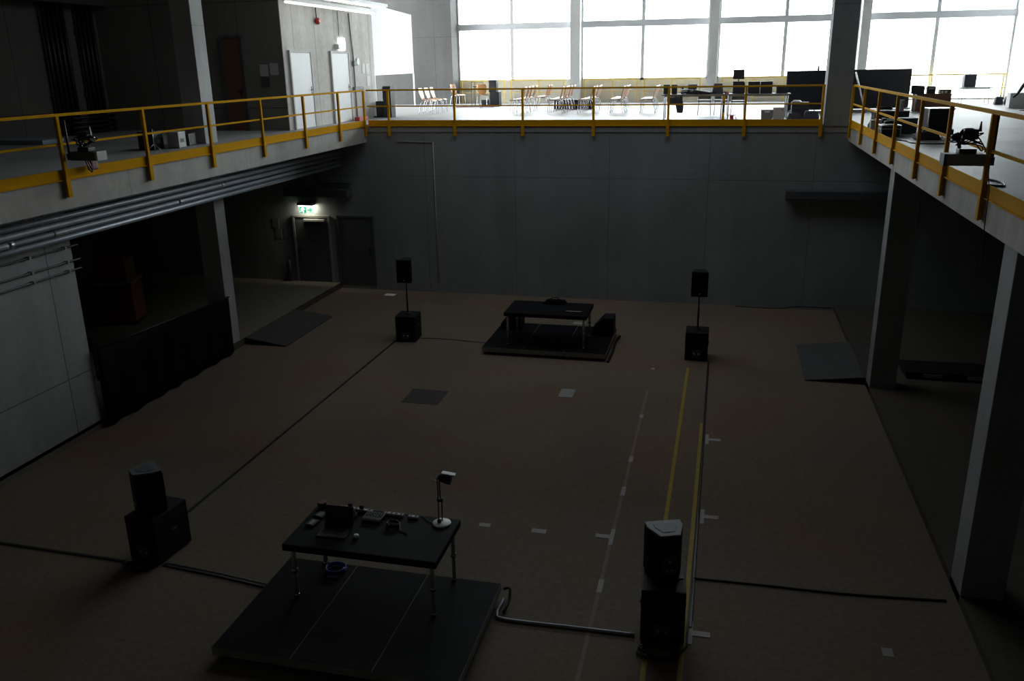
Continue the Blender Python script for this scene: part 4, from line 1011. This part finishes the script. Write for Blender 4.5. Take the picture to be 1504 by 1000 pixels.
def bag(lab, x, y, z, w, d, h, mat='galblack'):
    t = thing('soft_bag', lab, 'bag', (x, y, z), 0, 'black bags beside the big pillar')
    MB().prism([(-w/2, -d/2), (w/2, -d/2), (w/2, d/2), (-w/2, d/2)], .002, h, min(w, d, h)*.3, top=[(-w*.36, -d*.3), (w*.4, -d*.3), (w*.4, d*.3), (-w*.36, d*.3)]).build('body', M[mat], t)
    MB().tube(smooth_path([(-w*.2, 0, h*.93), (-w*.1, 0, h*1.15), (w*.1, 0, h*1.15), (w*.2, 0, h*.93)]), .012, 6).build('strap', M['galblack'], t)
bag('low black bag on the floor left of the big pillar', 1.90, 25.75, ZG, .4, .3, .2)
bag('rounded black bag lying nearest the big pillar', 2.34, 25.7, ZG, .46, .3, .26)
flight('upright_case', 'upright black case behind the bags, white cloth on top', (2.08, 26.35, ZG), 0, .46, .3, .46, 'galblack', 'dgrey')
tag(MB().prism([(-.14, -.08), (.12, -.1), (.16, .08), (-.1, .1)], .004, .05, .012, top=[(-.1, -.05), (.05, -.06), (.1, .04), (-.06, .06)]).build('folded_cloth', M['white'], loc=(1.98, 26.35, ZG+.466)), 'crumpled white cloth on the upright black case', 'cloth')

# black partition, two halves
ang = math.atan2(31.86-30.1, 5.97-1.92)
t = thing('black_partition', 'long black partition wall standing behind the big pillar', 'partition', (1.90, 30.1, ZG), ang)
MB().box(0, 2.2, -.03, .03, .03, 1.24, .004).build('panel', M['galblack'], t); MB().box(2.21, 4.42, -.03, .03, .03, 1.24, .004).build('panel', M['galblack'], t)
for x in (.1, 2.2, 4.3): MB().box(x-.03, x+.03, -.3, .3, 0, .03).build('foot', M['galblack'], t)
MB().box(0, 4.42, -.035, .035, 1.24, 1.27).build('top_rail', M['galblack'], t)
t = thing('table_bottle', 'slim dark bottle standing on top of the black partition', 'bottle', (1.90+1.08*math.cos(ang), 30.1+1.08*math.sin(ang), ZG+1.27))
MB().lathe([(.03, 0), (.033, .01), (.033, .10), (.012, .15), (.012, .2)], n=12).build('body', M['galblack'], t); MB().lathe([(.014, .2), (.014, .23)], n=10).build('cap', M['dgrey'], t)
t = thing('leaning_bar', 'pale metal bar leaning beside the big pillar', 'bar', (4.0, 29.6, ZG))
MB().tube([(.28, -.2, .01), (.0, .6, 1.2)], .025, 8).build('bar', M['alu'], t)

# ------------------------------------------------------------------ right gallery
t = thing('wooden_desk', 'brown veneered desk with front panel near the right windows', 'desk', (6.26, 29.9, ZG))
MB().box(-.52, .52, -.28, .28, .50, .54, .004).build('desk_top', M['brownwood'], t); MB().box(-.5, .5, -.26, -.24, .0, .5).build('front_panel', M['brownwood'], t)
for x in (-.5, .48): MB().box(x, x+.02, -.24, .26, 0, .5).build('side_panel', M['brownwood'], t)
MB().box(.2, .52, -.1, .2, .54, .66, .005).build('drawer_box', M['brownwood'], t)
t = thing('coffee_machine', 'black and white appliance standing on the brown desk', 'appliance', (6.2, 29.85, ZG+.54))
MB().box(-.12, .12, -.1, .1, .001, .22, .02).build('body', M['galblack'], t); MB().box(-.08, .08, -.104, -.098, .13, .19).build('display', M['lgrey'], t); MB().box(-.13, -.11, -.05, .05, .02, .16).build('side_cover', M['lgrey'], t)
for k, x in enumerate((6.52, 6.62)):
    tag(MB().lathe([(.03, .001), (.035, .02), (.038, .08), (.033, .082)], n=14).build('coffee_mug', M['white'], loc=(x, 29.75, ZG+.54)), ['left white mug on the brown desk', 'right white mug on the brown desk'][k], 'mug', 'mugs on the brown desk')
t = thing('display_monitor', 'black tilted display on a pale stand beside the brown desk', 'monitor', (5.68, 29.3, ZG))
MB().tube([(0, 0, .02), (.02, 0, .62)], .02, 8).build('pole', M['alu'], t); MB().lathe([(.14, 0), (.14, .02)], n=16).build('base', M['white'], t)
MB().box(-.19, .19, -.02, .02, 0, .26, .006, Matrix.Translation((.03, -.03, .55)) @ Matrix.Rotation(-.35, 4, 'X') @ Matrix.Rotation(.06, 4, 'Y')).build('screen', M['galblack'], t)
table('thin white table on hairline legs by the rightmost window', 8.2, 9.24, 34.7, 35.3, 5.57, 'lgrey', 'lgrey', r=.012)
t = thing('amplifier_box', 'black rounded box standing on the thin white table', 'speaker', (8.5, 35.0, 5.57))
MB().box(-.2, .2, -.18, .18, .002, .44, .04).build('cabinet', M['galblack'], t); MB().box(-.16, .16, -.19, -.17, .04, .4, .01).build('grille', M['galblack'], t); MB().box(-.03, .03, -.02, .02, .44, .47).build('handle', M['dgrey'], t)
bag('dark bag on the floor below the right end of the window, left one', 9.25, 33.9, ZG, .3, .3, .28)
bag('larger dark bag on the floor below the right end of the window', 9.65, 33.9, ZG, .5, .34, .32)
t = thing('boom_arm', 'black boom arm leaning over the pale block at the right picture edge', 'stand', (8.9, 30.0, ZG))
MB().tube(smooth_path([(-.32, 0, .40), (-.2, 0, .52), (-.08, 0, .75), (.12, 0, 1.0)]), .05, 8, radii=[.03+.03*k/18 for k in range(19)]).build('arm', M['galblack'], t)
MB().tube([(.12, 0, .02), (.12, 0, 1.02)], .03, 8).build('pole', M['galblack'], t); MB().lathe([(.2, 0), (.2, .03)], (.12, 0, 0), 16).build('base', M['galblack'], t)
tag(MB().box(-.2, .5, -.2, .2, .0, .48, .02).build('concrete_block', M['fin'], loc=(9.1, 31.6, ZG)), 'pale concrete block on the floor at the right picture edge', 'block')
# flight case cluster behind the right railing
c1 = flight('flight_case', 'black flight case with silver edges directly behind the right railing', (3.46, 20.25, GZ), .05, .40, .5, .24, 'galblack', 'alu', grp='cases behind the right railing')
flight('flight_case', 'wide black case with pale lid farther behind the right railing', (3.86, 22.6, GZ), 0, .75, .5, .40, 'galblack', 'dgrey', 'lgrey', grp='cases behind the right railing')
flight('flight_case', 'low black case between the two flight cases on the right gallery', (3.86, 20.95, GZ), .1, .5, .4, .34, 'galblack', 'dgrey', grp='cases behind the right railing')
t = thing('amplifier_case', 'tall tapered black case with silver top on the right gallery', 'case', (4.32, 20.0, GZ), math.radians(8))
MB().prism([(-.2, -.2), (.17, -.2), (.17, .2), (-.2, .2)], .18, .58, .01, top=[(-.22, -.24), (.27, -.24), (.27, .24), (-.22, .24)]).build('body', M['galblack'], t)
MB().box(-.23, .28, -.25, .25, .58, .60, .004).build('top_edge', M['alu'], t); MB().box(-.235, -.215, -.24, -.2, .3, .58).build('corner_edge', M['alu'], t)
MB().box(-.26, .30, -.26, .26, .06, .18, .03).build('dolly', M['galblack'], t)
for x in (-.2, .24):
    for y in (-.2, .2): MB().lathe([(.03, 0), (.035, .012), (.035, .028), (.03, .04)], n=12, mt=Matrix.Translation((x, y+.02, .035)) @ Matrix.Rotation(PI/2, 4, 'X')).build('wheel', M['rubber'], t)
bag('dark rounded bag beside the tapered case on the right gallery', 4.05, 19.35, GZ, .5, .34, .17)
tag(MB().lathe([(.07, .002), (.075, .01), (.075, .22), (.065, .24), (.03, .245)], n=18).build('cable_drum', M['lgrey'], loc=(4.05, 22.45, GZ+.42)), 'pale grey cylinder standing on the wide black case', 'canister')
for k, (dx, w, h, m_) in enumerate(((0, .07, .26, 'lgrey'), (.1, .06, .29, 'brownwood'), (.18, .05, .27, 'white'), (.25, .07, .30, 'dgrey'), (.34, .06, .28, 'brownwood'))):
    tag(MB().box(0, w, 0, .22, .002, h, .004).build('file_box', M[m_], loc=(3.28+dx, 21.45, GZ)), ['pale grey', 'brown', 'white', 'dark grey', 'second brown'][k] + ' upright file box in the row behind the right railing', 'file box', 'file boxes behind the right railing')
for k, (x, y) in enumerate(((3.36, 22.15), (3.45, 22.0))):
    t = thing('small_canister', ['left dark teal can on the right gallery floor by the railing', 'right dark teal can next to the file boxes'][k], 'can', (x, y, GZ), 0, 'teal cans by the right railing')
    MB().lathe([(.04, .002), (.045, .01), (.045, .12), (.03, .14)], n=12).build('body', M['teal'], t); MB().lathe([(.028, .14), (.025, .17)], n=10).build('cap', M['galblack'], t)
cable('cable_coil', 'loose black cable coil on top of the silver-edged flight case', [(3.46+p[0], 20.25+p[1], GZ+.25+p[2]) for p in coil(.09, 4, .01, .05, .4, 41)], .012)
cable('cable_tangle', 'tangle of black cables on the wide pale-lidded case', [(3.7+p[0], 22.5+p[1], GZ+.43+p[2]) for p in coil(.11, 4, .01, .06, .5, 42, 1.4)], .014)
cable('floor_cable', 'thin black cable on the right gallery floor below the tapered case', smooth_path([(3.4, 19.3, GZ+.01), (3.6, 18.9, GZ+.01), (3.62, 18.5, GZ+.01), (3.95, 18.3, GZ+.01), (4.2, 18.4, GZ+.01)]), .010)
cable('floor_cable', 'black cable loops on the floor behind the right railing near the camera', smooth_path([(3.35, 12.6, GZ+.012), (3.5, 12.9, GZ+.012), (3.62, 12.6, GZ+.012), (3.55, 12.2, GZ+.012), (3.4, 12.3, GZ+.012)]), .012)

# ------------------------------------------------------------------ light
w = bpy.data.worlds.new('overcast'); bpy.context.scene.world = w; w.use_nodes = True
t = w.node_tree; t.nodes.clear()
out = t.nodes.new('ShaderNodeOutputWorld'); bg = t.nodes.new('ShaderNodeBackground')
tc = t.nodes.new('ShaderNodeTexCoord'); sp = t.nodes.new('ShaderNodeSeparateXYZ'); rp = t.nodes.new('ShaderNodeValToRGB')
rp.color_ramp.elements[0].position = .45; rp.color_ramp.elements[0].color = (.80, .84, .86, 1)
rp.color_ramp.elements[1].position = .75; rp.color_ramp.elements[1].color = (.93, .98, 1, 1)
mr = t.nodes.new('ShaderNodeMapRange'); mr.inputs[1].default_value = -1
t.links.new(tc.outputs['Generated'], sp.inputs[0]); t.links.new(sp.outputs['Z'], mr.inputs[0]); t.links.new(mr.outputs[0], rp.inputs[0])
t.links.new(rp.outputs[0], bg.inputs[0]); bg.inputs[1].default_value = 16.0; t.links.new(bg.outputs[0], out.inputs[0])
for i, (x0, x1) in enumerate(bays):
    low = ZG if i == 3 else 5.92
    l = bpy.data.lights.new('sky_portal', 'AREA'); l.shape = 'RECTANGLE'; l.size = x1-x0; l.size_y = 11.3-low
    l.cycles.is_portal = True
    o = bpy.data.objects.new('sky_portal', l); C.objects.link(o)
    o.location = ((x0+x1)/2, YW+.35, (low+11.3)/2); o.rotation_euler = (-PI/2, 0, 0)
l = bpy.data.lights.new('overhead_fill', 'AREA'); l.shape = 'RECTANGLE'; l.size = 9; l.size_y = 6; l.energy = 200; l.color = (.86, .94, 1)  # added overhead fill to brighten the pit; no such source is visible
o = bpy.data.objects.new('overhead_fill', l); C.objects.link(o); o.location = (-3.5, 20.5, 11.9)
l = bpy.data.lights.new('exit_lamp', 'AREA'); l.shape = 'RECTANGLE'; l.size = .45; l.size_y = .05; l.energy = 7; l.color = (1, .91, .7)
o = bpy.data.objects.new('exit_lamp', l); C.objects.link(o); o.location = (-12.33, YF-.07, 2.585); o.rotation_euler = (math.radians(35), 0, 0)

# ------------------------------------------------------------------ camera
pi_, ya, ro = math.radians(17.9052), math.radians(13.8056), math.radians(-.99693)
cy, sy = math.cos(ya), math.sin(ya)
fw = Vector((-sy*math.cos(pi_), cy*math.cos(pi_), -math.sin(pi_))); r = Vector((cy, sy, 0)); u = r.cross(fw)
r2 = r*math.cos(ro)+u*math.sin(ro); u2 = -r*math.sin(ro)+u*math.cos(ro)
cam = bpy.data.cameras.new('camera'); cam.sensor_width = 36; cam.lens = 1251.976/1504*36; cam.clip_end = 500; cam.clip_start = .05
co = bpy.data.objects.new('camera', cam); C.objects.link(co)
mw = Matrix((r2, u2, -fw)).transposed().to_4x4(); mw.translation = Vector((0, 0, 6.60)); co.matrix_world = mw
bpy.context.scene.camera = co
S = bpy.context.scene
S.view_settings.view_transform = 'Standard'; S.view_settings.look = 'None'; S.view_settings.exposure = 0; S.view_settings.gamma = 1
S.cycles.max_bounces = 10; S.cycles.diffuse_bounces = 6; S.cycles.transparent_max_bounces = 12
